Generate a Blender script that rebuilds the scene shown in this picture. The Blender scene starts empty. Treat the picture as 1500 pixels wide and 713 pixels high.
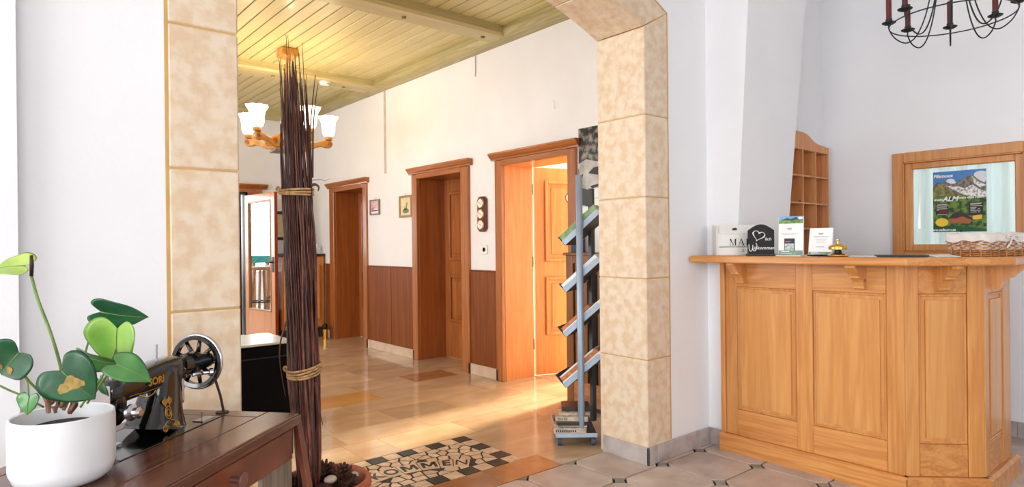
import bpy, bmesh, math, random
from mathutils import Vector, Matrix
random.seed(7)
S = bpy.context.scene
COL = S.collection
PI = math.pi
R = math.radians
# ---------------------------------------------------------------- camera
EYE = Vector((0, 0, 1.25))
YAW, PITCH, ROLL, FPX = 0.6975, -0.001, 0.0107, 931.0
_f = Vector((math.sin(YAW)*math.cos(PITCH), math.cos(YAW)*math.cos(PITCH), math.sin(PITCH)))
_r0 = Vector((math.cos(YAW), -math.sin(YAW), 0)); _d0 = _f.cross(_r0)
_r = _r0*math.cos(ROLL)+_d0*math.sin(ROLL); _d = -_r0*math.sin(ROLL)+_d0*math.cos(ROLL)
cam_d = bpy.data.cameras.new('camera'); cam = bpy.data.objects.new('camera', cam_d); COL.objects.link(cam)
cam_d.sensor_fit = 'HORIZONTAL'; cam_d.sensor_width = 36; cam_d.lens = 36*FPX/1500; cam_d.clip_start = .02
m = Matrix.Identity(4)
for i, ax in enumerate((_r, -_d, -_f)):
    for k in range(3): m[k][i] = ax[k]
m.translation = EYE; cam.matrix_world = m
S.camera = cam
def at(px, py, depth):
    """point at a given depth (metres along the view axis) seen at photo pixel px, py"""
    return EYE + (_r*((px-750)/FPX) + _d*((py-356.5)/FPX) + _f)*depth
# ---------------------------------------------------------------- light
w = bpy.data.worlds.new('world'); S.world = w; w.use_nodes = True
bg = w.node_tree.nodes['Background']; bg.inputs[0].default_value = (.9, .95, 1, 1); bg.inputs[1].default_value = 2.9
S.view_settings.view_transform = 'Standard'; S.view_settings.look = 'None'
S.view_settings.exposure = 0.0; S.view_settings.gamma = 1
def area(name, loc, target, sx, sy, power, col):
    l = bpy.data.lights.new(name, 'AREA'); l.shape = 'RECTANGLE'; l.size = sx; l.size_y = sy; l.energy = power; l.color = col
    o = bpy.data.objects.new(name, l); COL.objects.link(o); o.location = loc
    o.rotation_euler = (Vector(target)-Vector(loc)).to_track_quat('-Z', 'Y').to_euler()
    return o
area('daylight_front_window', (-4.55, -0.2, 1.75), (0, -0.2, 1.7), 4.0, 1.8, 150, (.985, .99, 1))
area('daylight_rear_window', (-1.6, -5.05, 1.75), (-1.6, 0, 1.7), 3.6, 1.8, 92, (.985, .99, 1))
area('daylight_hall_window', (-1.25, 5.6, 1.75), (1, 5.6, 1.5), 4.2, 1.6, 92, (.96, .98, 1))
area('daylight_bedroom_window', (6.45, 4.15, 1.35), (3.6, 4.0, .25), 1.0, 1.5, 185, (1, .80, .52))
area('daylight_dining_window', (1.6, 13.3, 1.7), (1.8, 10, 1.2), 3.6, 2.0, 200, (.93, .97, 1))
sl_ = bpy.data.lights.new('sun', 'SUN'); sl_.energy = 9.0; sl_.color = (1, .86, .66); sl_.angle = R(7)
so_ = bpy.data.objects.new('sun', sl_); COL.objects.link(so_); so_.location = (12, 5, 5)
so_.rotation_euler = Vector((-1, -.13, -.44)).to_track_quat('-Z', 'Y').to_euler()
# ---------------------------------------------------------------- materials
def lin(c):
    return tuple((x/255/12.92 if x/255 <= .04045 else ((x/255+.055)/1.055)**2.4) for x in c)+(1,)
def base_mat(name, rough, metal=0, spec=.5, coat=0):
    mt = bpy.data.materials.new(name); mt.use_nodes = True
    b = mt.node_tree.nodes['Principled BSDF']
    b.inputs['Roughness'].default_value = rough; b.inputs['Metallic'].default_value = metal
    b.inputs['Specular IOR Level'].default_value = spec
    if coat: b.inputs['Coat Weight'].default_value = coat; b.inputs['Coat Roughness'].default_value = .12
    return mt, mt.node_tree, b
def plain(name, c, rough=.5, metal=0, spec=.5, coat=0, var=.06, scale=9):
    """flat colour with a faint mottling"""
    return mottled(name, c, tuple(max(0, x*(1-var)) for x in c), scale, rough, metal=metal, spec=spec, coat=coat, rnd=0)
def mottled(name, c1, c2, scale=5, rough=.5, stretch=(1, 1, 1), lo=.35, hi=.65, metal=0, spec=.5, coat=0, rnd=.1, bump=0, bscale=None, detail=5):
    mt, nt, b = base_mat(name, rough, metal, spec, coat); N = nt.nodes.new; L = nt.links.new
    tc = N('ShaderNodeTexCoord'); mp = N('ShaderNodeMapping'); oi = N('ShaderNodeObjectInfo')
    mp.inputs['Scale'].default_value = stretch
    mul = N('ShaderNodeVectorMath'); mul.operation = 'SCALE'; mul.inputs[0].default_value = (31, 17, 23)
    L(oi.outputs['Random'], mul.inputs['Scale']); L(mul.outputs[0], mp.inputs['Location']); L(tc.outputs['Object'], mp.inputs['Vector'])
    no = N('ShaderNodeTexNoise'); no.inputs['Scale'].default_value = scale; no.inputs['Detail'].default_value = detail
    L(mp.outputs[0], no.inputs['Vector'])
    rp = N('ShaderNodeValToRGB'); rp.color_ramp.elements[0].position = lo; rp.color_ramp.elements[1].position = hi
    rp.color_ramp.elements[0].color = lin(c2); rp.color_ramp.elements[1].color = lin(c1)
    L(no.outputs['Fac'], rp.inputs[0])
    out = rp.outputs[0]
    if rnd:
        hs = N('ShaderNodeHueSaturation'); mr = N('ShaderNodeMapRange')
        mr.inputs['To Min'].default_value = 1-rnd; mr.inputs['To Max'].default_value = 1+rnd
        L(oi.outputs['Random'], mr.inputs['Value']); L(mr.outputs[0], hs.inputs['Value']); L(out, hs.inputs['Color']); out = hs.outputs[0]
    L(out, b.inputs['Base Color'])
    if bump:
        n2 = N('ShaderNodeTexNoise'); n2.inputs['Scale'].default_value = bscale or scale*4; n2.inputs['Detail'].default_value = 4
        L(mp.outputs[0], n2.inputs['Vector'])
        bp = N('ShaderNodeBump'); bp.inputs['Strength'].default_value = bump; bp.inputs['Distance'].default_value = .004
        L(n2.outputs['Fac'], bp.inputs['Height']); L(bp.outputs[0], b.inputs['Normal'])
    return mt
def wood(name, c1, c2, axis='z', rough=.35, rnd=.06, coat=0, fine=1.0, knots=None):
    """grain stretched along one axis, with broad cathedral figure under a fine streak"""
    mt, nt, b = base_mat(name, rough, 0, .5, coat); N = nt.nodes.new; L = nt.links.new
    tc = N('ShaderNodeTexCoord'); mp = N('ShaderNodeMapping'); oi = N('ShaderNodeObjectInfo')
    st = {'x': (.06, 1, 1), 'y': (1, .06, 1), 'z': (1, 1, .06)}[axis]
    mp.inputs['Scale'].default_value = st
    mul = N('ShaderNodeVectorMath'); mul.operation = 'SCALE'; mul.inputs[0].default_value = (13, 7, 11)
    L(oi.outputs['Random'], mul.inputs['Scale']); L(mul.outputs[0], mp.inputs['Location']); L(tc.outputs['Object'], mp.inputs['Vector'])
    n1 = N('ShaderNodeTexNoise'); n1.inputs['Scale'].default_value = 9*fine; n1.inputs['Detail'].default_value = 3; n1.inputs['Distortion'].default_value = 1.2
    n2 = N('ShaderNodeTexNoise'); n2.inputs['Scale'].default_value = 95*fine; n2.inputs['Detail'].default_value = 3
    L(mp.outputs[0], n1.inputs['Vector']); L(mp.outputs[0], n2.inputs['Vector'])
    # rings: sine of the broad noise
    ma = N('ShaderNodeMath'); ma.operation = 'MULTIPLY'; ma.inputs[1].default_value = 24; L(n1.outputs['Fac'], ma.inputs[0])
    si = N('ShaderNodeMath'); si.operation = 'SINE'; L(ma.outputs[0], si.inputs[0])
    mr = N('ShaderNodeMapRange'); mr.inputs['From Min'].default_value = -1; L(si.outputs[0], mr.inputs['Value'])
    mx = N('ShaderNodeMix'); mx.inputs['Factor'].default_value = .68; L(mr.outputs[0], mx.inputs['A']); L(n2.outputs['Fac'], mx.inputs['B'])
    rp = N('ShaderNodeValToRGB'); rp.color_ramp.elements[0].position = .15; rp.color_ramp.elements[1].position = .72
    rp.color_ramp.elements[0].color = lin(c2); rp.color_ramp.elements[1].color = lin(c1)
    L(mx.outputs[0], rp.inputs[0]); out = rp.outputs[0]
    if knots:
        vo = N('ShaderNodeTexVoronoi'); vo.inputs['Scale'].default_value = knots[0]; L(tc.outputs['Object'], vo.inputs['Vector'])
        kr = N('ShaderNodeValToRGB'); kr.color_ramp.elements[0].position = knots[1]*.6; kr.color_ramp.elements[1].position = knots[1]
        kr.color_ramp.elements[0].color = (1, 1, 1, 1); kr.color_ramp.elements[1].color = (0, 0, 0, 1)
        L(vo.outputs['Distance'], kr.inputs[0])
        mk = N('ShaderNodeMix'); mk.data_type = 'RGBA'; L(kr.outputs[0], mk.inputs[0]); L(out, mk.inputs[6]); mk.inputs[7].default_value = lin(knots[2]); out = mk.outputs[2]
    if rnd:
        hs = N('ShaderNodeHueSaturation'); m2 = N('ShaderNodeMapRange')
        m2.inputs['To Min'].default_value = 1-rnd; m2.inputs['To Max'].default_value = 1+rnd
        L(oi.outputs['Random'], m2.inputs['Value']); L(m2.outputs[0], hs.inputs['Value']); L(out, hs.inputs['Color']); out = hs.outputs[0]
    L(out, b.inputs['Base Color'])
    bp = N('ShaderNodeBump'); bp.inputs['Strength'].default_value = .12; bp.inputs['Distance'].default_value = .002
    L(n2.outputs['Fac'], bp.inputs['Height']); L(bp.outputs[0], b.inputs['Normal'])
    return mt
def emit(name, c, strength):
    mt, nt, b = base_mat(name, .4)
    b.inputs['Base Color'].default_value = lin(c); b.inputs['Emission Color'].default_value = lin(c); b.inputs['Emission Strength'].default_value = strength
    return mt
def glass(name, tint, gloss):
    mt = bpy.data.materials.new(name); mt.use_nodes = True; nt = mt.node_tree; nt.nodes.clear(); N = nt.nodes.new; L = nt.links.new
    o = N('ShaderNodeOutputMaterial'); t = N('ShaderNodeBsdfTransparent'); g = N('ShaderNodeBsdfGlossy'); mx = N('ShaderNodeMixShader')
    t.inputs[0].default_value = tint; g.inputs['Roughness'].default_value = .01; mx.inputs[0].default_value = gloss
    L(t.outputs[0], mx.inputs[1]); L(g.outputs[0], mx.inputs[2]); L(mx.outputs[0], o.inputs[0])
    return mt
def cloth_trans(name, c):
    mt = bpy.data.materials.new(name); mt.use_nodes = True; nt = mt.node_tree; nt.nodes.clear(); N = nt.nodes.new; L = nt.links.new
    o = N('ShaderNodeOutputMaterial'); d = N('ShaderNodeBsdfDiffuse'); t = N('ShaderNodeBsdfTranslucent'); mx = N('ShaderNodeMixShader')
    d.inputs[0].default_value = lin(c); t.inputs[0].default_value = lin(c); mx.inputs[0].default_value = .6
    L(d.outputs[0], mx.inputs[1]); L(t.outputs[0], mx.inputs[2]); L(mx.outputs[0], o.inputs[0])
    return mt
WHITE = mottled('white_plaster', (247, 248, 250), (243, 244, 247), 2.2, .85, rnd=0, bump=.25, bscale=60, spec=.2)
HALLW = mottled('hall_plaster', (246, 244, 244), (242, 239, 239), 2.2, .85, rnd=0, bump=.2, bscale=60, spec=.2)
STONE = mottled('painted_stone', (232, 215, 191), (222, 195, 162), 20, .6, lo=.38, hi=.6, rnd=.03, bump=.35, bscale=30, detail=10, spec=.35)
JOINT = plain('stone_joint', (214, 172, 108), .8)
SKIRT = mottled('grey_skirting_tile', (196, 188, 184), (162, 150, 148), 9, .45, rnd=.06, bump=.1)
OCT = mottled('octagon_tile', (210, 194, 182), (176, 156, 144), 6, .42, rnd=.07, bump=.2, bscale=25, lo=.3, hi=.7)
DOT = mottled('dot_tile', (158, 150, 140), (128, 120, 110), 12, .5, rnd=.1)
GROUT = plain('dark_grout', (66, 60, 56), .9)
MARBLE = mottled('hall_marble', (211, 183, 150), (190, 156, 122), 3.2, .11, stretch=(1, 2, 1), lo=.3, hi=.72, rnd=.14, spec=.6, detail=8)
MARBLEL = mottled('pale_marble', (226, 198, 160), (208, 172, 130), 3.5, .16, lo=.3, hi=.72, rnd=.05, spec=.6, detail=8)
MARBLEY = mottled('yellow_marble', (210, 158, 92), (196, 142, 80), 3.5, .16, rnd=.03, spec=.6)
MARBLED = mottled('brown_marble', (184, 132, 88), (160, 108, 70), 5, .18, rnd=.06, spec=.6)
SKIRTM = mottled('cream_marble_skirting', (222, 196, 170), (204, 172, 142), 6, .3, rnd=.04)
MOSL = mottled('cream_mosaic_stone', (228, 202, 172), (206, 170, 136), 18, .35, rnd=.1)
MOSD = mottled('dark_mosaic_stone', (56, 62, 56), (40, 46, 42), 18, .3, rnd=.1)
MOSG = plain('mosaic_grout', (56, 46, 40), .7)
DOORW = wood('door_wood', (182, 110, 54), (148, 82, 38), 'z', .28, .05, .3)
DOORH = wood('door_wood_across', (182, 110, 54), (148, 82, 38), 'y', .28, .05, .3)
JAMBW = wood('jamb_wood', (166, 94, 42), (138, 72, 30), 'z', .3, .04, .3)
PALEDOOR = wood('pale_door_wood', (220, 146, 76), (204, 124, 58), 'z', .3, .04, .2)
LEAFEDGE = plain('red_brown_edge', (150, 64, 36), .4)
WAIN = wood('wainscot_wood', (142, 80, 38), (116, 58, 26), 'z', .5, .05, 0, fine=.6)
WAIN.node_tree.nodes['Principled BSDF'].inputs['Specular IOR Level'].default_value = .2
RADW = wood('radiator_cover_wood', (140, 90, 48), (108, 64, 32), 'z', .4, .06)
DARKW = wood('dark_table_wood', (118, 68, 44), (74, 38, 24), 'x', .24, .05, .35)
DARKF = mottled('dark_veneer', (128, 66, 40), (92, 42, 26), 7, .34, rnd=.04, coat=.25)
OLDW = wood('old_grey_wood', (150, 134, 116), (106, 92, 78), 'z', .7)
PINE = wood('pine_upright', (222, 158, 90), (198, 128, 64), 'z', .34, .05, .2, knots=(2.6, .035, (120, 66, 30)))
PINEH = wood('pine_across', (222, 158, 90), (192, 120, 58), 'y', .34, .05, .2, knots=(2.6, .035, (120, 66, 30)))
PINEP = wood('pine_panel', (224, 162, 94), (204, 136, 70), 'z', .36, .04, .2, fine=.7)
RACKW = wood('rack_pine', (218, 156, 104), (196, 130, 80), 'z', .45, .05, knots=(6.5, .085, (110, 56, 28)))
WINW = wood('hatch_pine', (220, 158, 96), (200, 132, 74), 'z', .38, .04, .2)
BOARD = wood('ceiling_board', (214, 200, 142), (202, 186, 128), 'y', .42, .07, .1, fine=.6)
BEAM = wood('ceiling_beam', (204, 190, 138), (182, 166, 114), 'x', .45, .05, .1)
BEAMY = wood('wall_plate_beam', (190, 178, 128), (158, 142, 92), 'y', .45, .05, .1)
PEG = plain('wood_peg', (140, 116, 72), .5)
CHANW = mottled('carved_lamp_wood', (206, 150, 70), (172, 112, 44), 14, .4, rnd=.03)
SHADE = emit('lit_frosted_glass', (255, 236, 206), 5)
TWIG = mottled('twig_bark', (134, 88, 72), (72, 40, 34), 18, .55, stretch=(3, 3, .8), rnd=.42, bump=.3, bscale=120)
TWIGR = mottled('red_twig_bark', (146, 82, 62), (84, 38, 30), 18, .55, stretch=(3, 3, .8), rnd=.35, bump=.3, bscale=120)
TWIGD = mottled('dark_twig_bark', (96, 58, 48), (48, 26, 24), 18, .55, stretch=(3, 3, .8), rnd=.42, bump=.3, bscale=120)
ROPE = mottled('straw_rope', (214, 176, 122), (160, 118, 70), 60, .8, rnd=.05)
TERRA = mottled('terracotta', (192, 108, 74), (164, 84, 56), 8, .7, rnd=0)
CONE = mottled('cone_scale', (92, 52, 32), (48, 26, 18), 30, .6, rnd=.2)
PEBBLE = mottled('pale_pebble', (226, 212, 190), (190, 170, 146), 14, .6, rnd=.1)
BLACK = plain('black_leatherette', (7, 7, 9), .85, spec=.12, var=.2)
PALEST = plain('pale_top', (206, 208, 200), .25)
LACQ = plain('black_lacquer', (12, 12, 13), .12, coat=.6, var=.1)
GOLD = plain('gold_transfer', (196, 150, 70), .35, metal=.6)
BRASS = plain('polished_brass', (226, 176, 78), .18, metal=1)
CHROME = plain('chrome', (206, 206, 210), .14, metal=1)
IRON = plain('dark_iron', (34, 42, 40), .5, metal=.3)
REDW = mottled('red_candle_sleeve', (112, 30, 34), (82, 18, 22), 20, .4, rnd=.05)
ALU = plain('blue_grey_aluminium', (150, 166, 184), .36, metal=.35)
ALUD = plain('dark_grey_metal', (84, 90, 96), .45, metal=.3)
TRAYM = plain('pale_blue_tray_end', (186, 204, 224), .4)
RUBBER = plain('blue_grey_caster', (64, 78, 104), .5)
POTW = plain('white_ceramic', (244, 246, 248), .35, var=.02)
SOIL = mottled('soil', (52, 36, 28), (30, 20, 16), 40, .9)
LEAFD = mottled('dark_green_leaf', (52, 112, 72), (30, 82, 52), 16, .3, rnd=.1, coat=.2)
LEAFM = mottled('green_leaf', (88, 146, 74), (58, 116, 56), 16, .32, rnd=.1, coat=.2)
LEAFL = mottled('light_green_leaf', (150, 190, 84), (110, 160, 66), 14, .34, rnd=.08, coat=.15)
SPATH = mottled('yellow_green_spathe', (176, 200, 100), (146, 176, 76), 18, .4, rnd=.05)
BROWNSP = mottled('brown_leaf_spot', (176, 150, 78), (140, 110, 54), 50, .6)
STEMG = mottled('green_stem', (128, 158, 76), (96, 128, 56), 20, .45)
HUSK = mottled('brown_husk', (150, 106, 82), (96, 60, 46), 30, .7)
SPADIX = plain('dark_spadix', (52, 28, 24), .5)
PAPER = plain('white_paper', (250, 250, 250), .6, var=.02)
GREYP = plain('grey_print', (176, 180, 186), .6)
DGREY = plain('dark_grey_print', (64, 66, 74), .5)
GREENP = mottled('sage_print', (140, 164, 144), (118, 146, 124), 40, .5, rnd=0)
ACRYL = plain('clear_acrylic_edge', (226, 236, 238), .15)
BOXW = plain('white_painted_tin', (236, 236, 230), .35, var=.03)
BLACKM = plain('black_board', (16, 16, 18), .45, var=.1)
CHALK = plain('white_chalk', (240, 240, 240), .8)
WICK = mottled('wicker', (206, 146, 88), (150, 90, 46), 40, .5, rnd=.1)
LINEN = mottled('linen_liner', (236, 230, 222), (222, 214, 206), 30, .85, rnd=0)
CURT = cloth_trans('sheer_curtain', (228, 240, 237))
PANE = glass('clear_pane', (.97, .99, .98, 1), .04)
MIRRORPANE = glass('reflective_pane', (.9, .95, .95, 1), .55)
TEAL = plain('teal_cloth', (70, 170, 160), .7)
LWOOD = wood('stool_wood', (186, 130, 80), (150, 94, 52), 'z', .4)
DKFRAME = plain('dark_picture_frame', (52, 42, 38), .4)
GOLDFR = plain('gold_picture_frame', (168, 132, 78), .45, metal=.2)
SILFR = plain('grey_picture_frame', (132, 124, 118), .45)
CREAMP = mottled('aged_print', (236, 220, 180), (222, 202, 156), 30, .7, rnd=0)
PINKP = mottled('pink_print', (236, 206, 204), (214, 160, 166), 30, .7, rnd=0)
PLASTIC = plain('white_plastic', (244, 242, 236), .4, var=.02)
PENBLK = plain('black_pen', (14, 14, 16), .35)
SLATE = plain('slate_folder', (70, 78, 80), .4)
def colour(name, c, rough=.55): return plain(name, c, rough)
# ---------------------------------------------------------------- helpers
MAT = {}
def wm(o): return MAT.get(o.name, Matrix.Identity(4)) if o is not None else Matrix.Identity(4)
def box(bm, x0, x1, y0, y1, z0, z1, bev=0):
    r = bmesh.ops.create_cube(bm, size=1)
    vs = r['verts']
    for v in vs: v.co = Vector((x0+(v.co.x+.5)*(x1-x0), y0+(v.co.y+.5)*(y1-y0), z0+(v.co.z+.5)*(z1-z0)))
    if bev: bmesh.ops.bevel(bm, geom=list({e for v in vs for e in v.link_edges}), offset=bev, segments=1, affect='EDGES', profile=.5)
    return vs
def Box(x0, x1, y0, y1, z0, z1, bev=0):
    bm = bmesh.new(); box(bm, x0, x1, y0, y1, z0, z1, bev); return bm
def prism(bm, pts, vec, bev=0):
    """closed polygon pts (3-D) extruded along vec"""
    vec = Vector(vec); a = [bm.verts.new(Vector(p)) for p in pts]; b = [bm.verts.new(Vector(p)+vec) for p in pts]
    n = len(pts); fs = [bm.faces.new(a), bm.faces.new(list(reversed(b)))]
    for i in range(n): fs.append(bm.faces.new((a[i], b[i], b[(i+1) % n], a[(i+1) % n])))
    bmesh.ops.recalc_face_normals(bm, faces=fs)
    if bev: bmesh.ops.bevel(bm, geom=list({e for v in a+b for e in v.link_edges}), offset=bev, segments=1, affect='EDGES', profile=.5)
    return a+b
def Prism(pts, vec, bev=0):
    bm = bmesh.new(); prism(bm, pts, vec, bev); return bm
def tube(bm, pts, rad, n=8, cap=True):
    pts = [Vector(p) for p in pts]; k = len(pts)
    rs = rad if hasattr(rad, '__len__') else [rad]*k
    prev = None; rings = []
    for i, p in enumerate(pts):
        t = (pts[min(i+1, k-1)]-pts[max(i-1, 0)]).normalized()
        if prev is None:
            u = t.cross(Vector((0, 0, 1)));  u = t.cross(Vector((1, 0, 0))) if u.length < .1 else u
        else: u = prev-t*prev.dot(t)
        u.normalize(); prev = u; v = t.cross(u)
        rings.append([bm.verts.new(p+(u*math.cos(2*PI*j/n)+v*math.sin(2*PI*j/n))*rs[i]) for j in range(n)])
    for a, b in zip(rings, rings[1:]):
        for j in range(n): bm.faces.new((a[j], a[(j+1) % n], b[(j+1) % n], b[j]))
    if cap: bm.faces.new(list(reversed(rings[0]))); bm.faces.new(rings[-1])
    return rings
def Tube(pts, rad, n=8):
    bm = bmesh.new(); tube(bm, pts, rad, n); return bm
def ring(bm, c, r, rad, ax=(0, 0, 1), seg=32, n=6, a0=0, a1=2*PI, sx=1.0):
    q = Vector((0, 0, 1)).rotation_difference(Vector(ax)); closed = abs(a1-a0-2*PI) < 1e-6
    pts = [Vector(c)+q @ Vector((r*math.cos(a0+(a1-a0)*i/seg), sx*r*math.sin(a0+(a1-a0)*i/seg), 0)) for i in range(seg+(0 if closed else 1))]
    if not closed: tube(bm, pts, rad, n); return
    R_ = []
    for i, p in enumerate(pts):
        o = (p-Vector(c)).normalized(); up = q @ Vector((0, 0, 1))
        R_.append([bm.verts.new(p+(o*math.cos(2*PI*j/n)+up*math.sin(2*PI*j/n))*rad) for j in range(n)])
    for i in range(len(R_)):
        a, b = R_[i], R_[(i+1) % len(R_)]
        for j in range(n): bm.faces.new((a[j], b[j], b[(j+1) % n], a[(j+1) % n]))
def lathe(bm, prof, c=(0, 0, 0), ax=(0, 0, 1), seg=24, fn=None):
    """profile [(r, h)...] around axis ax at c"""
    q = Vector((0, 0, 1)).rotation_difference(Vector(ax)); c = Vector(c); rings = []
    for r, h in prof:
        rings.append([bm.verts.new(c+q @ Vector(((r if not fn else fn(r, h, 2*PI*j/seg))*math.cos(2*PI*j/seg), (r if not fn else fn(r, h, 2*PI*j/seg))*math.sin(2*PI*j/seg), h))) for j in range(seg)])
    for a, b in zip(rings, rings[1:]):
        for j in range(seg): bm.faces.new((a[j], a[(j+1) % seg], b[(j+1) % seg], b[j]))
    if prof[0] == prof[-1]: return
    if prof[0][0] > 1e-5: bm.faces.new(list(reversed(rings[0])))
    if prof[-1][0] > 1e-5: bm.faces.new(rings[-1])
def Lathe(*a, **k):
    bm = bmesh.new(); lathe(bm, *a, **k); bmesh.ops.remove_doubles(bm, verts=bm.verts, dist=1e-5); return bm
def ball(bm, c, r, seg=12, sc=(1, 1, 1)):
    bmesh.ops.create_uvsphere(bm, u_segments=seg, v_segments=max(6, seg//2), radius=r, matrix=Matrix.Translation(c) @ Matrix.Diagonal((*sc, 1)))
def Ball(*a, **k):
    bm = bmesh.new(); ball(bm, *a, **k); return bm
def smooth_pts(pts, n=6):
    """Catmull-Rom through pts"""
    P = [Vector(p) for p in pts]; P = [P[0]*2-P[1]]+P+[P[-1]*2-P[-2]]; out = []
    for i in range(1, len(P)-2):
        for k in range(n):
            t = k/n; a, b, c, d = P[i-1:i+3]
            out.append(.5*((2*b)+(c-a)*t+(2*a-5*b+4*c-d)*t*t+(3*b-a-3*c+d)*t**3))
    out.append(P[-2]); return out
def link(o): COL.objects.link(o); return o
def mesh(name, bm, mt, smooth=False):
    me = bpy.data.meshes.new(name); bm.normal_update(); bm.to_mesh(me); bm.free(); me.materials.append(mt)
    if smooth:
        for p in me.polygons: p.use_smooth = True
        if smooth != 'all': me.set_sharp_from_angle(angle=R(38))
    return me
def obj(name, bm, mt, parent=None, smooth=False, label=None, stuff=False):
    """one mesh object; bm is in world space and is moved into the parent's space"""
    if parent is not None and parent.name in MAT: bm.transform(MAT[parent.name].inverted())
    o = link(bpy.data.objects.new(name, mesh(name, bm, mt, smooth)))
    if parent is not None:
        o.parent = parent
        if parent.name in MAT: MAT[o.name] = MAT[parent.name]
    if label: o['label'] = label
    if stuff: o['kind'] = 'stuff'
    return o
def piece(name, me, parent, loc, rz=0, sc=(1, 1, 1), mt=None):
    o = link(bpy.data.objects.new(name, me)); o.parent = parent
    o.location = loc; o.rotation_euler = (0, 0, rz); o.scale = sc
    return o
def tag(o, label, cat, group=None):
    o['label'] = label; o['category'] = cat
    if group: o['group'] = group
    return o
def thing(name, label, cat, loc=(0, 0, 0), rz=0, group=None):
    o = link(bpy.data.objects.new(name, None)); o.empty_display_size = .05
    o.location = loc; o.rotation_euler = (0, 0, rz)
    MAT[o.name] = Matrix.Translation(loc) @ Matrix.Rotation(rz, 4, 'Z')
    return tag(o, label, cat, group)
def struct(name, bm, mt, smooth=False):
    o = obj(name, bm, mt, None, smooth); o['kind'] = 'structure'; return o
def struct_empty(name, loc=(0, 0, 0)):
    o = link(bpy.data.objects.new(name, None)); o['kind'] = 'structure'; o.location = loc
    MAT[o.name] = Matrix.Translation(loc); return o
def text_bm(body, size, mw, extrude=.0006, offset=0, align='CENTER', shear=0, spacing=1):
    """lettering as flat mesh; mw maps the text plane (x right, y up) into the world"""
    cu = bpy.data.curves.new('t', 'FONT'); cu.body = body; cu.size = size; cu.extrude = extrude; cu.offset = offset
    cu.align_x = align; cu.align_y = 'CENTER'; cu.shear = shear; cu.resolution_u = 3; cu.space_character = spacing
    o = link(bpy.data.objects.new('t', cu)); dg = bpy.context.evaluated_depsgraph_get()
    me = bpy.data.meshes.new_from_object(o.evaluated_get(dg)); bm = bmesh.new(); bm.from_mesh(me); bm.transform(mw)
    bpy.data.objects.remove(o); bpy.data.meshes.remove(me); bpy.data.curves.remove(cu)
    return bm
def frame_mw(origin, right, up):
    r = Vector(right).normalized(); u = Vector(up); u = (u-r*u.dot(r)).normalized(); n = r.cross(u)
    return Matrix(((r.x, u.x, n.x, origin[0]), (r.y, u.y, n.y, origin[1]), (r.z, u.z, n.z, origin[2]), (0, 0, 0, 1)))
def flat(bm, mw, polys, z, t=.0005):
    """flat printed shapes: 2-D polygons on plane mw at height z"""
    for p in polys: prism(bm, [mw @ Vector((x, y, z)) for x, y in p], (mw.to_3x3() @ Vector((0, 0, t))))
def oval(cx, cy, rx, ry, n=20): return [(cx+rx*math.cos(2*PI*i/n), cy+ry*math.sin(2*PI*i/n)) for i in range(n)]
def rect(x0, y0, x1, y1): return [(x0, y0), (x1, y0), (x1, y1), (x0, y1)]
# ---------------------------------------------------------------- floor
floor = struct('floor', Box(-4.7, 6.7, -5.1, 13.4, -.12, -.012), GROUT)
PX, PY, DX, DY = .363, .3665, 2.566, 2.202
def octo_mesh():
    a, b, c = PX/2-.005, PY/2-.005, .043
    pts = [(-a+c, -b), (a-c, -b), (a, -b+c), (a, b-c), (a-c, b), (-a+c, b), (-a, b-c), (-a, -b+c)]
    bm = Prism([(x, y, -.012) for x, y in pts], (0, 0, .012)); es = [e for e in bm.edges if all(abs(v.co.z) < 1e-6 for v in e.verts)]
    bmesh.ops.bevel(bm, geom=es, offset=.003, segments=1, affect='EDGES', profile=.5)
    return mesh('octagon_tile', bm, OCT)
OM = octo_mesh()
DM = mesh('dot_tile', Prism([(.034, 0, -.012), (0, .034, -.012), (-.034, 0, -.012), (0, -.034, -.012)], (0, 0, .0112), .002), DOT)
HD = mesh('half_dot_tile', Prism([(.034, -.004, -.012), (-.034, -.004, -.012), (0, -.034, -.012)], (0, 0, .0112)), DOT)
for i in range(-4, 7):
    for j in range(0, 6):
        x, y = DX+PX*i, DY-PY*j
        if y < .5: continue
        if x+PX/2 < 4.95: piece('octagon_tile', OM, floor, (x+PX/2, y+PY/2, 0))
        piece('dot_tile', DM, floor, (x, y, 0))
        if j == 0: piece('dot_tile', HD, floor, (x, y+PY, 0))
XL, YL = DX-4*PX, DY-4*PY
bm = bmesh.new(); box(bm, -4.5, XL, -5, 2.565, -.012, -.001); box(bm, XL, 4.96, -5, YL-.002, -.012, -.001)
obj('octagon_tile_field', bm, OCT, floor, stuff=True)
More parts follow.
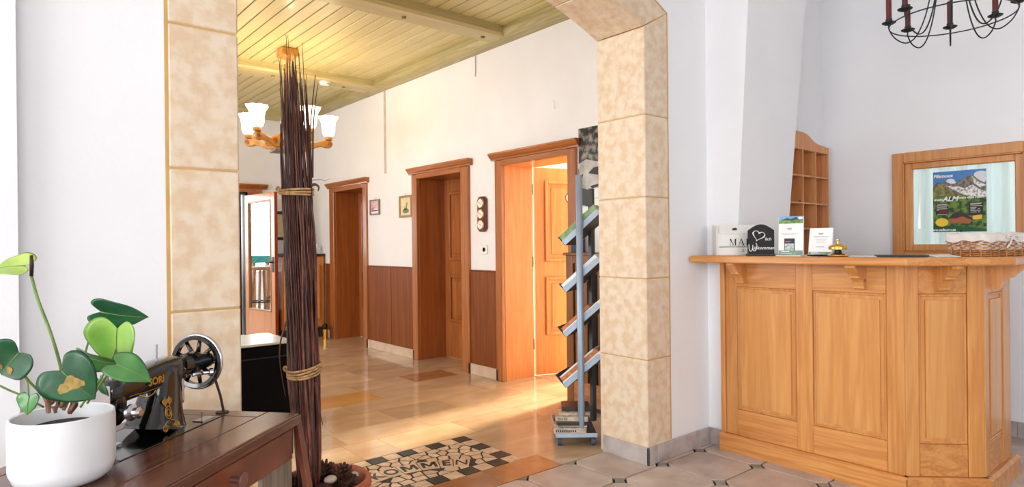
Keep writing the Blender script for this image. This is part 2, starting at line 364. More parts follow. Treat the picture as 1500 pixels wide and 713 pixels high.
# marble slabs of the hall: rows along x
rows = [2.568, 2.79, 3.085, 3.376, 3.70, 4.0, 4.31, 4.63, 4.98, 5.30, 5.62, 5.95, 6.28, 6.6, 6.93, 7.26, 7.6, 7.93, 8.26, 8.6, 8.93, 9.25]
rr = random.Random(3)
MX0, MX1, MY0, MY1 = 1.0, 2.404, 2.79, 3.376
def slab(x0, x1, y0, y1, mt):
    obj('marble_slab', Box(x0+.0011, x1-.0011, y0+.0011, y1-.0011, -.012, 0), mt, floor)
for k, (y0, y1) in enumerate(zip(rows, rows[1:])):
    spans = [(-1.2, MX0), (MX1, 3.96)] if 1 <= k <= 2 else [(-1.2, 3.96)]
    fixed = {3: [1.95, 2.52], 7: [1.93, 2.5], 8: [3.02, 3.5], 0: [2.51]}.get(k, [])
    for (a, b) in spans:
        cuts = sorted([a, b]+[f for f in fixed if a < f < b]); out = [cuts[0]]
        for p, q in zip(cuts, cuts[1:]):
            while q-out[-1] > .82: out.append(out[-1]+rr.uniform(.46, .68))
            out.append(q)
        for p, q in zip(out, out[1:]):
            if q-p < .02: continue
            mt = MARBLE
            if k == 0 and q < 2.52: mt = MARBLED
            if k == 3 and abs(p-1.95) < .01: mt = MARBLEL
            if k == 7 and abs(p-1.93) < .01: mt = MARBLEY
            if k == 8 and abs(p-3.02) < .01: mt = MARBLED
            slab(p, q, y0, y1, mt)
struct('floor', Box(3.97, 6.6, 2.6, 5.9, -.011, 0), MARBLE)
struct('floor', Box(-1.2, 5, 9.252, 13.4, -.011, 0), plain('dining_floor_tile', (214, 204, 192), .25))
# mosaic inlay
obj('mosaic_bed', Box(MX0, MX1, MY0, MY1, -.012, -.0025), MOSG, floor)
q = (MX1-MX0)/14; qy = (MY1-MY0)/6
def square(i, j, mt):
    x, y = MX0+i*q, MY0+j*qy
    obj('mosaic_square', Box(x+.005, x+q-.005, y+.005, y+qy-.005, -.012, 0, .001), mt, floor)
for i in range(14):
    for j in (0, 5): square(i, j, MOSD if (i+j) % 2 == 0 else MOSL)
for j in range(1, 5):
    for i in (0, 13): square(i, j, MOSD if (i+j) % 2 == 0 else MOSL)
def clip(poly, p, n):
    out = []
    for a, b in zip(poly, poly[1:]+poly[:1]):
        da, db = (a-p).dot(n), (b-p).dot(n)
        if da <= 0: out.append(a)
        if da*db < 0: out.append(a+(b-a)*(da/(da-db)))
    return out
word = 'WILLKOMMEN'; wd = {'W': .118, 'I': .048, 'M': .115, 'L': .08, 'K': .09, 'O': .098, 'E': .08, 'N': .095}
RA, AC = .64, Vector((1.715, 2.462)); tot = sum(wd[c] for c in word)
ix0, ix1, iy0, iy1 = MX0+q, MX1-q, MY0+qy, MY1-qy
seeds = []
nx, ny = 18, 6
for i in range(nx):
    for j in range(ny):
        seeds.append(Vector((ix0+(ix1-ix0)*(i+.5+rr.uniform(-.42, .42)+(.25 if j % 2 else -.25))/nx, iy0+(iy1-iy0)*(j+.5+rr.uniform(-.4, .4))/ny)))
for s in seeds:
    poly = [Vector((ix0, iy0)), Vector((ix1, iy0)), Vector((ix1, iy1)), Vector((ix0, iy1))]
    for t in seeds:
        if t is s or (t-s).length > .32: continue
        poly = clip(poly, (s+t)/2, t-s)
        if len(poly) < 3: break
    if len(poly) < 3: continue
    c = sum(poly, Vector((0, 0)))/len(poly); rad = min((v-c).length for v in poly)
    if rad < .012: continue
    poly = [c+(v-c)*(1-.008/max((v-c).length, .02)) for v in poly]
    poly = [v for v in poly if (v-c).length > .004]
    if len(poly) < 3: continue
    if abs((s-AC).length-RA) < .072 and abs(math.atan2(s.x-AC.x, s.y-AC.y)) < tot/2/RA+.04: continue
    obj('mosaic_stone', Prism([(v.x, v.y, -.012) for v in poly], (0, 0, .0117)), MOSL, floor)
# lettering of dark stone set on an arc in the mosaic
pos = -tot/2
for ch in word:
    a = (pos+wd[ch]/2)/RA; pos += wd[ch]
    p = AC+Vector((math.sin(a), math.cos(a)))*RA
    h_ = (wd[ch]/2-.003)/RA; wp = [AC+Vector((math.sin(a+s_), math.cos(a+s_)))*r_ for s_, r_ in ((-h_, RA-.062), (h_, RA-.062), (h_, RA), (h_, RA+.062), (-h_, RA+.062), (-h_, RA))]
    obj('mosaic_stone', Prism([(v.x, v.y, -.012) for v in wp], (0, 0, .012)), MOSL, floor)
    mw = Matrix.Translation((p.x, p.y, .0004)) @ Matrix.Rotation(-a, 4, 'Z') @ Matrix.Diagonal((1.0, 1.15, 1, 1))
    if ch == 'M':
        bm = bmesh.new(); flat(bm, mw @ Matrix.Translation((-.043, -.036, 0)), [[(x_*.086, y_*.072) for x_, y_ in p_] for p_ in (rect(0, 0, .2, 1), rect(.8, 0, 1, 1), [(.0, 1), (.26, 1), (.58, .2), (.42, .2)], [(.74, 1), (1, 1), (.58, .2), (.42, .2)])], 0, .0009); obj('mosaic_letter', bm, MOSD, floor); continue
    obj('mosaic_letter', text_bm(ch, .104, mw, .0008, .0004 if ch in 'MWN' else .0028), MOSD, floor)
# ---------------------------------------------------------------- arch wall with its painted stone surround
YF, YB = 2.249, 2.59
XI, XO, XC, ZS = 2.855, 3.072, 1.766, 2.453
ZC = ZS-math.sqrt(2.68**2-(XI-XC)**2); RO = math.hypot(XO-XC, 2.572-ZC)
tI, tO = math.asin((XI-XC)/2.68), math.asin((XO-XC)/RO)
def arc(r, t): return (XC+r*math.sin(t), ZC+r*math.cos(t))
bm = bmesh.new()
box(bm, -4.6, 2*XC-XO, YF, YB, 0, 3.3); box(bm, XO, 3.64, YF, YB, 0, 3.3)
top = [arc(RO, -tO+2*tO*i/24) for i in range(25)]
prism(bm, [(x, YF, z) for x, z in top]+[(XO, YF, 3.3), (2*XC-XO, YF, 3.3)], (0, YB-YF, 0))
box(bm, -4.6, .081, 2.19, YF, 0, 3.3)
wall_arch = struct('wall_arch', bm, WHITE)
arch = struct_empty('trim_1')
def mirror(pts): return [(2*XC-x, z) for x, z in pts]
def stone(pts): obj('stone_block', Prism([(x, YF-.008, z) for x, z in pts], (0, YB-YF+.014, 0), .005), STONE, arch)
zj = [0, .583, 1.04, 1.5, 1.963]
for a, b in zip(zj, zj[1:]):
    g = [(XI, a+.002), (XO-.004, a+.002), (XO-.004, b-.002), (XI, b-.002)]
    stone(g); stone(mirror(g))
g = [(XI, 1.965), (XO-.004, 1.965), (XO-.004, 2.568), (XI, ZS-.002)]; stone(g); stone(mirror(g))
NV = 6
for k in range(NV):
    i0, i1 = -tI+2*tI*k/NV+.0008, -tI+2*tI*(k+1)/NV-.0008; o0, o1 = -tO+2*tO*k/NV+.0008, -tO+2*tO*(k+1)/NV-.0008
    pi = [arc(2.68, i0+(i1-i0)*s/4) for s in range(5)]; po = [arc(RO-.004, o1+(o0-o1)*s/4) for s in range(5)]
    stone(pi+po)
core = bmesh.new()
for f in (lambda p: p, mirror):
    g = f([(XI+.006, .1), (XO+.006, .1), (XO+.006, 2.58), (XI+.006, ZS)]); prism(core, [(x, YF-.004, z) for x, z in g], (0, YB-YF+.006, 0))
pi = [arc(2.686, -tI+2*tI*s/24) for s in range(25)]; po = [arc(RO+.006, tO-2*tO*s/24) for s in range(25)]
prism(core, [(x, YF-.004, z) for x, z in pi+po], (0, YB-YF+.006, 0))
obj('mortar', core, JOINT, arch)
# sloping chimney breast beside the arch
def br(z): return 2.12-.06*z
bm = bmesh.new(); vs = []
for z in (0, 3.3):
    y = br(z); vs.append([bm.verts.new(p) for p in ((3.47, 2.26, z), (3.47, y, z), (4.02+.055*z, y, z), (4.02+.055*z, 2.26, z))])
for i in range(4): bm.faces.new((vs[0][i], vs[0][(i+1) % 4], vs[1][(i+1) % 4], vs[1][i]))
bm.faces.new(vs[0]); bm.faces.new(list(reversed(vs[1]))); bmesh.ops.recalc_face_normals(bm, faces=bm.faces)
bmesh.ops.bevel(bm, geom=[e for e in bm.edges if abs(e.verts[0].co.z-e.verts[1].co.z) > 1], offset=.004, segments=2, affect='EDGES', profile=.5)
struct('wall_chimney', bm, WHITE)
struct('wall_back', Box(3.64, 5.15, 2.2, 2.59, 0, 3.3), WHITE)
# window wall with the hatch window
XW = 4.964; wy0, wy1, wz0, wz1 = .915, 1.70, 1.10, 1.835
bm = bmesh.new(); box(bm, XW, 5.15, -5.1, wy0, 0, 3.3); box(bm, XW, 5.15, wy1, 2.25, 0, 3.3); box(bm, XW, 5.15, wy0, wy1, 0, wz0); box(bm, XW, 5.15, wy0, wy1, wz1, 3.3)
struct('wall_right', bm, WHITE)
win = struct_empty('window_1', (XW, 1.3, wz0))
def wframe(y0, y1, z0, z1, wd, x0, x1, mt, nm):
    for a, b, c, d in ((y0, y0+wd, z0, z1), (y1-wd, y1, z0, z1), (y0+wd, y1-wd, z0, z0+wd), (y0+wd, y1-wd, z1-wd, z1)):
        obj(nm, Box(x0, x1, a, b, c, d, .006), mt, win)
wframe(wy0-.012, wy1+.012, wz0-.01, wz1+.012, .07, XW-.03, XW+.06, WINW, 'window_frame')
wframe(wy0+.062, wy1-.062, wz0+.064, wz1-.062, .045, XW-.012, XW+.03, WINW, 'sash')
wframe(wy0+.056, wy1-.056, wz0+.058, wz1-.056, .008, XW-.036, XW+.02, WINW, 'bead')
wframe(wy0+.098, wy1-.098, wz0+.1, wz1-.098, .01, XW-.004, XW+.02, WINW, 'glazing_bead')
obj('pane', Box(XW+.012, XW+.016, wy0+.1, wy1-.1, wz0+.1, wz1-.1), PANE, win)
bm = bmesh.new(); n = 90; ys = [wy0+(wy1-wy0)*i/n for i in range(n+1)]
V = [[bm.verts.new((5.10+.018*math.sin(y*55)+.008*math.sin(y*140+1), y, z)) for z in (wz0+.01, wz1-.01)] for y in ys]
for a, b in zip(V, V[1:]): bm.faces.new((a[0], b[0], b[1], a[1]))
cu = obj('curtain', bm, CURT, win, smooth='all')
struct('wall_sun_block', Box(6.3, 6.45, -.6, 2.45, 0, 3.3), WHITE)  # unseen wall added outside to keep the sun off the hatch curtain
# other reception walls, behind and beside the camera
bm = bmesh.new(); box(bm, -4.7, -4.5, -5.1, -2.2, 0, 3.3); box(bm, -4.7, -4.5, 1.8, 2.3, 0, 3.3); box(bm, -4.7, -4.5, -2.2, 1.8, 0, .85); box(bm, -4.7, -4.5, -2.2, 1.8, 2.65, 3.3)
struct('wall_left', bm, WHITE)
bm = bmesh.new(); box(bm, -4.7, -3.4, -5.2, -5, 0, 3.3); box(bm, .2, 5.15, -5.2, -5, 0, 3.3); box(bm, -3.4, .2, -5.2, -5, 0, .85); box(bm, -3.4, .2, -5.2, -5, 2.65, 3.3)
struct('wall_front', bm, WHITE)
struct('ceiling', Box(-4.7, 5.15, -5.2, 2.6, 3.3, 3.4), WHITE)
# skirting tiles
sk = struct_empty('baseboard_right')
def skt(*b): obj('skirting_tile', Box(*b, .002), SKIRT, sk)
skt(XI-.012, XI, YF-.02, YB-.02, 0, .098)
for a, b in ((XI-.012, 2.93), (2.932, 3.30), (3.302, 3.458)): skt(a, b, YF-.02, YF-.008, 0, .098)
skt(3.446, 3.458, 2.13, YF-.021, 0, .098)
for i in range(8): skt(XW-.012, XW, 2.1-.36*(i+1)+.002, 2.1-.36*i, 0, .1)
# ---------------------------------------------------------------- hall
XH = 3.627; XD = 3.97
D1, D2, D3 = (8.107, 7.98, 7.14, 7.05), (5.988, 5.89, 5.07, 4.946), (4.535, 4.447, 3.60, 3.512)
bm = bmesh.new(); y = 2.59
for d in (D3, D2, D1):
    box(bm, XH, XD, y, d[2], 0, 3.3); box(bm, XH, XD, d[2], d[1], 1.965, 3.3); y = d[1]
box(bm, XH, XD, y, 9.45, 0, 3.3)
wall_h = struct('wall_hall_right', bm, HALLW)
bm = bmesh.new(); box(bm, -1.35, 1.95, 9.25, 9.4, 0, 3.3); box(bm, 2.88, 3.97, 9.25, 9.4, 0, 3.3); box(bm, 1.95, 2.88, 9.25, 9.4, 2.03, 3.3)
struct('wall_hall_end', bm, HALLW)
bm = bmesh.new(); box(bm, -1.35, -1.2, 2.5, 3.4, 0, 3.3); box(bm, -1.35, -1.2, 7.8, 9.4, 0, 3.3); box(bm, -1.35, -1.2, 3.4, 7.8, 0, .95); box(bm, -1.35, -1.2, 3.4, 7.8, 2.6, 3.3)
struct('wall_hall_left', bm, HALLW)
for nm, x, y0, y1, z0, z1, n in (('window_2', -4.52, -2.2, 1.8, .85, 2.65, 4), ('window_3', -1.2, 3.4, 7.8, .95, 2.6, 4)):
    bm = bmesh.new()
    for k in range(n+1): yy = y0+.03+(y1-y0-.06)*k/n; box(bm, x-.02, x+.03, yy-.03, yy+.03, z0, z1)
    box(bm, x-.02, x+.03, y0, y1, z0, z0+.06); box(bm, x-.02, x+.03, y0, y1, z1-.06, z1)
    struct(nm, bm, WINW)
# boarded ceiling
ce = struct('ceiling_hall', Box(-1.35, 3.97, 2.59, 9.4, 3.162, 3.3), plain('shadow_gap', (44, 36, 20), .9))
for (b0, b1) in ((2.6, 4.28), (4.5, 6.64), (6.9, 9.03)):
    me = mesh('ceiling_plank', Box(-.0535, .0535, b0, b1, 3.138, 3.162, .004), BOARD); k = 0; x = 3.46
    while x > .2:
        piece('ceiling_plank', me, ce, (x, 0, 0)); x -= .117
    obj('ceiling_plank_field', Box(-1.2, x+.06, b0, b1, 3.138, 3.162), BOARD, ce, stuff=True)
for (b0, b1) in ((4.27, 4.515), (6.63, 6.93), (9.02, 9.26)):
    obj('beam', Box(-1.2, 3.55, b0, b1, 3.05, 3.165, .022), BEAM, ce)
obj('wall_plate', Prism([(3.635, 2.59, 3.03), (3.635, 2.59, 3.165), (3.505, 2.59, 3.165), (3.497, 2.59, 3.09), (3.53, 2.59, 3.04)], (0, 6.66, 0)), BEAMY, ce)
for x, y in ((2.595, 4.40), (3.379, 4.40), (1.9, 4.40), (3.2, 6.78), (2.4, 6.78)):
    obj('peg', Lathe([(.018, 0), (.018, .014), (.001, .016)], (x, y, 3.052), (0, 0, -1), 10), PEG, ce)
struct('trim_2', Box(3.617, 3.63, 6.58, 6.615, 2.07, 3.03), plain('tan_cover_strip', (214, 200, 188), .5))
# wainscot and marble skirting
for a, b in ((5.995, 6.472), (6.485, 7.045)): obj('wainscot_panel', Box(XH-.014, XH, a, b, .1, .985, .003), WAIN, wall_h)
obj('wainscot_panel', Box(XH-.014, XH, 4.54, 4.94, .1, .985, .003), WAIN, wall_h)
obj('wainscot_panel', Box(XH-.014, XH, 8.112, 8.28, .1, .985, .003), WAIN, wall_h)
for a, b in ((5.995, 7.045), (4.54, 4.94), (8.112, 8.3)):
    obj('wainscot_cap', Box(XH-.02, XH, a, b, .985, .997, .003), WAIN, wall_h)
bs = struct_empty('baseboard_hall')
for a, b in ((5.995, 6.5), (6.503, 7.045), (4.54, 4.94), (8.112, 8.3)): obj('skirting_slab', Box(XH-.024, XH, a, b, 0, .1, .002), SKIRTM, bs)
# panelled doors in deep linings
def panel(p, ori, w0, w1, z0, z1, mt, wd=.03, pr=.024):
    """raised moulding and field; ori(u, d, z) -> world, d is outwards"""
    bm = bmesh.new()
    for a, b, c, d in ((w0, w0+wd, z0, z1), (w1-wd, w1, z0, z1), (w0+wd, w1-wd, z0, z0+wd), (w0+wd, w1-wd, z1-wd, z1)):
        prism(bm, [ori(a, 0, c), ori(b, 0, c), ori(b, 0, d), ori(a, 0, d)], Vector(ori(0, pr, 0))-Vector(ori(0, 0, 0)), .004)
    obj('panel_moulding', bm, mt, p)
    e = wd+.035
    obj('panel_field', Prism([ori(w0+e, 0, z0+e), ori(w1-e, 0, z0+e), ori(w1-e, 0, z1-e), ori(w0+e, 0, z1-e)], Vector(ori(0, .008, 0))-Vector(ori(0, 0, 0)), .004), mt, p)
def doorway(n, d, mt, ml, jm):
    oL, iL, iR, oR = d
    e = struct_empty('door_%d' % n, (XH, (iL+iR)/2, 0))
    bm = bmesh.new(); box(bm, XH-.028, XH+.01, iL-.004, oL, 0, 1.995, .005); obj('casing', bm, mt, e)
    bm = bmesh.new(); box(bm, XH-.028, XH+.01, oR, iR+.004, 0, 1.995, .005); obj('casing', bm, mt, e)
    obj('head_casing', Box(XH-.030, XH+.01, iR, iL, 1.945, 1.998, .004), ml, e)
    pr = [(XH, 1.998), (XH-.034, 1.998), (XH-.036, 2.012), (XH-.05, 2.022), (XH-.066, 2.045), (XH-.07, 2.05), (XH-.07, 2.064), (XH, 2.064)]
    obj('cornice', Prism([(x, oR-.045, z) for x, z in pr], (0, oL-oR+.09, 0)), ml, e)
    obj('lining', Box(XH+.01, XD+.01, iL-.006, iL+.02, 0, 1.965), jm, e); obj('lining', Box(XH+.01, XD+.01, iR-.02, iR+.006, 0, 1.965), jm, e)
    obj('head_lining', Box(XH+.01, XD+.01, iR, iL, 1.95, 1.968), jm, e)
    for yy in (oR, oL-.02): obj('foot', Box(XH-.032, XH, yy, yy+.02, 0, .1, .002), plain('dark_foot', (60, 40, 28), .5) if n == 1 and yy == oR else DKFRAME, e)
    return e
for n, d in ((1, D1), (2, D2)):
    e = doorway(n, d, DOORW, DOORH, JAMBW)
    lf = obj('leaf', Box(XD-.01, XD+.03, d[2]-.01, d[1]+.01, .006, 1.952), DOORW, e)
    ori = lambda u, o, z, d=d: (XD-.01-o, d[1]-u, z)
    panel(lf, ori, .105, d[1]-d[2]-.105, 1.07, 1.81, DOORW); panel(lf, ori, .105, d[1]-d[2]-.105, .40, .91, DOORW)
    obj('handle', Tube([(XD-.01, d[2]+.07, 1.0), (XD-.06, d[2]+.07, 1.0), (XD-.06, d[2]+.17, 1.0)], .009), BRASS, lf)
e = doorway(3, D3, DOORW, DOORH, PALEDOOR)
hx, hy = 3.985, 4.437; ux, uy = .953, -.303
def L3(u, o, z): return (hx+ux*u+uy*o, hy+uy*u-ux*o, z)      # o outwards on the face towards the hall side
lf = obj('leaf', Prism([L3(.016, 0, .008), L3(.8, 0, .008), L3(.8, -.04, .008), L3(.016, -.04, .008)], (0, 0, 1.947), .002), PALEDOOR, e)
panel(lf, L3, .115, .685, 1.07, 1.835, PALEDOOR); panel(lf, L3, .115, .685, .375, .925, PALEDOOR)
for z in (.3, 1.07, 1.75): obj('hinge', Tube([(hx-.008, hy+.006, z-.05), (hx-.008, hy+.006, z+.05)], .007), DKFRAME, lf)
c = L3(.385, .0, 1.675); nrm = Vector((uy, -ux, 0))
sg = obj('number_plate', Lathe([(.052, 0), (.052, .004), (.046, .008), (.0001, .008)], Vector(c)+nrm*.004, nrm, 28), PLASTIC, lf, smooth=True)
obj('rim', (lambda b: (ring(b, Vector(c)+nrm*.01, .05, .005, nrm, 28, 6), b)[1])(bmesh.new()), plain('brown_rim', (108, 60, 30), .4), lf)
obj('number', text_bm('21', .05, frame_mw(Vector(c)+nrm*.0125, (ux, uy, 0), (0, 0, 1)), .0004, .001), DGREY, lf)
# bedroom behind the third door
bm = bmesh.new(); box(bm, 3.97, 6.6, 2.5, 2.6, 0, 2.6); box(bm, 3.97, 6.6, 5.9, 6, 0, 2.6); box(bm, 6.5, 6.6, 2.6, 3.5, 0, 2.6); box(bm, 6.5, 6.6, 4.8, 5.9, 0, 2.6)
box(bm, 6.5, 6.6, 3.5, 4.8, 0, .5); box(bm, 6.5, 6.6, 3.5, 4.8, 2.2, 2.6); box(bm, 3.97, 6.6, 2.5, 6, 2.6, 2.7)
struct('wall_bedroom', bm, HALLW)
# glazed door at the end of the hall
e = struct_empty('door_4', (2.4, 9.25, 0))
obj('casing', Box(2.89, 3.095, 9.215, 9.26, 0, 2.03, .006), DOORW, e); obj('casing', Box(1.75, 1.95, 9.215, 9.26, 0, 2.03, .006), DOORW, e)
obj('head_casing', Box(1.75, 3.095, 9.213, 9.26, 1.985, 2.05, .005), DOORH, e)
pr = [(9.25, 2.05), (9.21, 2.05), (9.2, 2.07), (9.17, 2.095), (9.165, 2.115), (9.25, 2.115)]
obj('cornice', Prism([(1.68, y, z) for y, z in pr], (1.485, 0, 0)), DOORH, e)
obj('dark_post', Box(2.85, 2.885, 9.2, 9.4, 0, 2.0), DKFRAME, e); obj('dark_post', Box(1.95, 1.985, 9.2, 9.4, 0, 2.0), DKFRAME, e)
obj('dark_post', Box(2.80, 2.825, 9.3, 9.4, 0, 2.0), DKFRAME, e)
obj('dark_head', Box(1.95, 2.885, 9.2, 9.4, 1.97, 2.0), DKFRAME, e)
ax, ay = 2.868, 9.22; bx, by = (2.966-2.868)/.905, (8.32-9.22)/.905
def G(u, o, z): return (ax+bx*u+by*o, ay+by*u-bx*o, z)      # o towards the left
def gp(u0, u1, z0, z1, mt, nm, p, o0=-.02, o1=.02): return obj(nm, Prism([G(u0, o0, z0), G(u1, o0, z0), G(u1, o1, z0), G(u0, o1, z0)], (0, 0, z1-z0), .003), mt, p)
lf = gp(0, .105, .01, 1.95, PALEDOOR, 'leaf', e)
gp(.79, .897, .01, 1.95, PALEDOOR, 'stile', lf); gp(.105, .79, .01, .37, PALEDOOR, 'bottom_rail', lf); gp(.105, .79, 1.85, 1.95, PALEDOOR, 'top_rail', lf)
gp(.898, .903, .01, 1.95, LEAFEDGE, 'leaf_edge', lf, -.021, .021)
for a, b, c, d in ((.105, .125, .37, 1.85), (.77, .79, .37, 1.85), (.125, .77, .37, .39), (.125, .77, 1.83, 1.85)): gp(a, b, c, d, LWOOD, 'glazing_bead', lf, -.026, .026)
gp(.12, .78, .38, 1.84, MIRRORPANE, 'pane', lf, -.003, .003)
obj('handle', Tube([G(.85, .02, 1.03), G(.85, .065, 1.03), G(.73, .065, 1.035)], .011), IRON, lf); obj('lock_plate', Prism([G(.82, .02, .9), G(.875, .02, .9), G(.875, .026, .9), G(.82, .026, .9)], (0, 0, .2)), IRON, lf)
# dining room beyond
bm = bmesh.new(); box(bm, 3.97, 5.1, 9.3, 9.4, 0, 3.1); box(bm, -1.3, -1.2, 9.4, 13.4, 0, 3.1); box(bm, 5, 5.1, 9.4, 13.4, 0, 3.1); box(bm, -1.3, -.3, 13.4, 13.5, 0, 3.1); box(bm, 3.5, 5.1, 13.4, 13.5, 0, 3.1); box(bm, -.3, 3.5, 13.4, 13.5, 0, .7); box(bm, -.3, 3.5, 13.4, 13.5, 2.75, 3.1); box(bm, -1.3, 5.1, 9.4, 13.5, 3.1, 3.2)
struct('wall_dining', bm, WHITE)
# ---------------------------------------------------------------- reception counter
ct = thing('reception_counter', 'honey pine reception counter with raised panels, corbels and canted corner', 'counter', (3.6, 1.5, 0))
C1, C2 = Vector((3.43, 1.14)), Vector((3.69, .886)); cd = (C2-C1).normalized(); cn = Vector((cd.y, -cd.x)) if False else Vector((-.699, -.715))
cn = Vector((cd.y, -cd.x)); cn = -cn if cn.x > 0 else cn
F1 = lambda u, o, z: (3.43-o, 2.134-u, z)
F2 = lambda u, o, z: (C1.x+cd.x*u+cn.x*o, C1.y+cd.y*u+cn.y*o, z)
F3 = lambda u, o, z: (3.69+u, .886-o, z)
def slabf(F, u0, u1, o0, o1, z0, z1, bev=.003):
    bm = bmesh.new(); prism(bm, [F(u0, o0, z0), F(u1, o0, z0), F(u1, o1, z0), F(u0, o1, z0)], (0, 0, z1-z0), bev); return bm
ZB, ZT, ZC1, ZC2 = .1, .978, 1.122, 1.162
for F, L, nm in ((F1, .994, 'front'), (F2, .363, 'cant'), (F3, .50, 'side')):
    obj('backing_board', slabf(F, 0, L, -.03, -.012, .02, ZC1, 0), PINEP, ct)
def post(F, u0, u1, o=.006, z0=ZB, z1=ZC1): obj('stile', slabf(F, u0, u1, -.014, o, z0, z1, .004), PINE, ct)
def rail(F, u0, u1, z0, z1): obj('rail', slabf(F, u0, u1, -.014, 0, z0, z1, .003), PINEH, ct)
post(F1, 0, .029, .012); post(F1, .0295, .103, 0); post(F1, .461, .551, .006); post(F1, .914, .994, .006)
rail(F1, .1035, .9135, ZT, ZC1); rail(F1, .1035, .9135, ZB, .252)
post(F2, .0, .063, .006); post(F2, .288, .362, .006); rail(F2, .0635, .2875, ZT+.004, ZC1); rail(F2, .0635, .2875, ZB, .256)
post(F3, 0, .07, .004); post(F3, .32, .43, .004); post(F3, .431, .5, -.004); rail(F3, .0705, .3195, ZT, ZC1); rail(F3, .0705, .3195, ZB, .25)
def cpanel(F, u0, u1, z0, z1):
    pn = obj('panel', slabf(F, u0, u1, -.014, -.006, z0, z1, 0), PINEP, ct)
    wd = .03; bm = bmesh.new()
    for a, b, c, d in ((u0, u0+.012, z0, z1), (u1-.012, u1, z0, z1), (u0+.012, u1-.012, z0, z0+.012), (u0+.012, u1-.012, z1-.012, z1)):
        prism(bm, [F(a, -.008, c), F(b, -.008, c), F(b, -.008, d), F(a, -.008, d)], Vector(F(0, .006, 0))-Vector(F(0, -.002, 0)), .004)
    obj('moulding', bm, PINE, pn)
    # raised field with a sloping shoulder
    bm = bmesh.new(); q = [(u0+wd, z0+wd), (u1-wd, z0+wd), (u1-wd, z1-wd), (u0+wd, z1-wd)]; q2 = [(u0+wd+.008, z0+wd+.008), (u1-wd-.008, z0+wd+.008), (u1-wd-.008, z1-wd-.008), (u0+wd+.008, z1-wd-.008)]
    A = [bm.verts.new(F(u, -.008, z)) for u, z in q]; B = [bm.verts.new(F(u, .003, z)) for u, z in q]; Cc = [bm.verts.new(F(u+.0, .003, z)) for u, z in q2]
    for i in range(4):
        bm.faces.new((A[i], A[(i+1) % 4], B[(i+1) % 4], B[i])); bm.faces.new((B[i], B[(i+1) % 4], Cc[(i+1) % 4], Cc[i]))
    bm.faces.new(Cc); bmesh.ops.recalc_face_normals(bm, faces=bm.faces); obj('raised_field', bm, PINEP, pn)
cpanel(F1, .1045, .460, .253, ZT-.001); cpanel(F1, .552, .913, .253, ZT-.001); cpanel(F2, .0645, .2865, .257, ZT+.003); cpanel(F3, .0715, .3185, .251, ZT-.001)
def plinth(F, u0, u1): 
    bm = bmesh.new(); pr = [(-.014, 0), (.03, 0), (.03, .088), (.016, .1), (-.014, .1)]
    prism(bm, [F(u0, o, z) for o, z in pr], Vector(F(u1, 0, 0))-Vector(F(u0, 0, 0))); obj('plinth', bm, PINEH, ct)
plinth(F1, 0, 1.004); plinth(F2, -.008, .372); plinth(F3, -.01, .53)
def corbel(F, uc, w=.05):
    pr = [(0, ZC1), (.14, ZC1), (.142, ZC1-.012), (.118, ZC1-.03), (.098, ZC1-.05), (.09, ZC1-.056), (.09, ZC1-.066), (.078, ZC1-.066), (.062, ZC1-.072), (.045, ZC1-.088), (.036, ZC1-.108), (.036, ZC1-.12), (0, ZC1-.128)]
    bm = bmesh.new(); prism(bm, [F(uc-w/2, o, z) for o, z in pr], Vector(F(w, 0, 0))-Vector(F(0, 0, 0))); obj('corbel', bm, PINE, ct)
corbel(F1, .145); corbel(F1, .80); corbel(F2, .165); corbel(F3, .16)
top = [(3.26, 2.236), (3.26, 1.075), (3.597, .743), (4.24, .743), (4.24, 1.12), (3.88, 1.28), (3.88, 2.03), (3.468, 2.03), (3.468, 2.236)]
obj('countertop', Prism([(x, y, ZC1) for x, y in top], (0, 0, ZC2-ZC1), .006), PINEH, ct)
# ---------------------------------------------------------------- things on the counter
Z = ZC2+.0005
rz = math.atan2(-.70, .71)
t = thing('mailbox', 'white tin mailbox with dark oval hole, lettered MAIL, in the counter corner', 'mailbox', (3.30, 2.075, Z), rz)
mw = MAT[t.name]
def loc(x, y, z): return mw @ Vector((x, y, z))
def lprism(pts, vec, bev=0): return Prism([loc(*p) for p in pts], mw.to_3x3() @ Vector(vec), bev)
W = .285
obj('body', lprism([(0, 0, 0), (0, .1, 0), (0, .1, .175), (0, .03, .175), (0, .0, .13)], (W, 0, 0), .003), BOXW, t)
obj('lid', lprism([(.012, -.004, .127), (.012, .026, .178), (.012, .03, .172), (.012, .004, .122)], (W-.024, 0, 0)), BOXW, t)
obj('side_cheek', lprism([(-.004, -.006, 0), (-.004, .1, 0), (-.004, .1, .18), (-.004, -.006, .165)], (.009, 0, 0), .002), BOXW, t)
obj('side_cheek', lprism([(W-.005, -.006, 0), (W-.005, .1, 0), (W-.005, .1, .18), (W-.005, -.006, .165)], (.009, 0, 0), .002), BOXW, t)
obj('slot', lprism([(.012, -.0015, .048), (W-.012, -.0015, .048), (W-.012, -.0015, .052), (.012, -.0015, .052)], (0, .003, 0)), BLACKM, t)
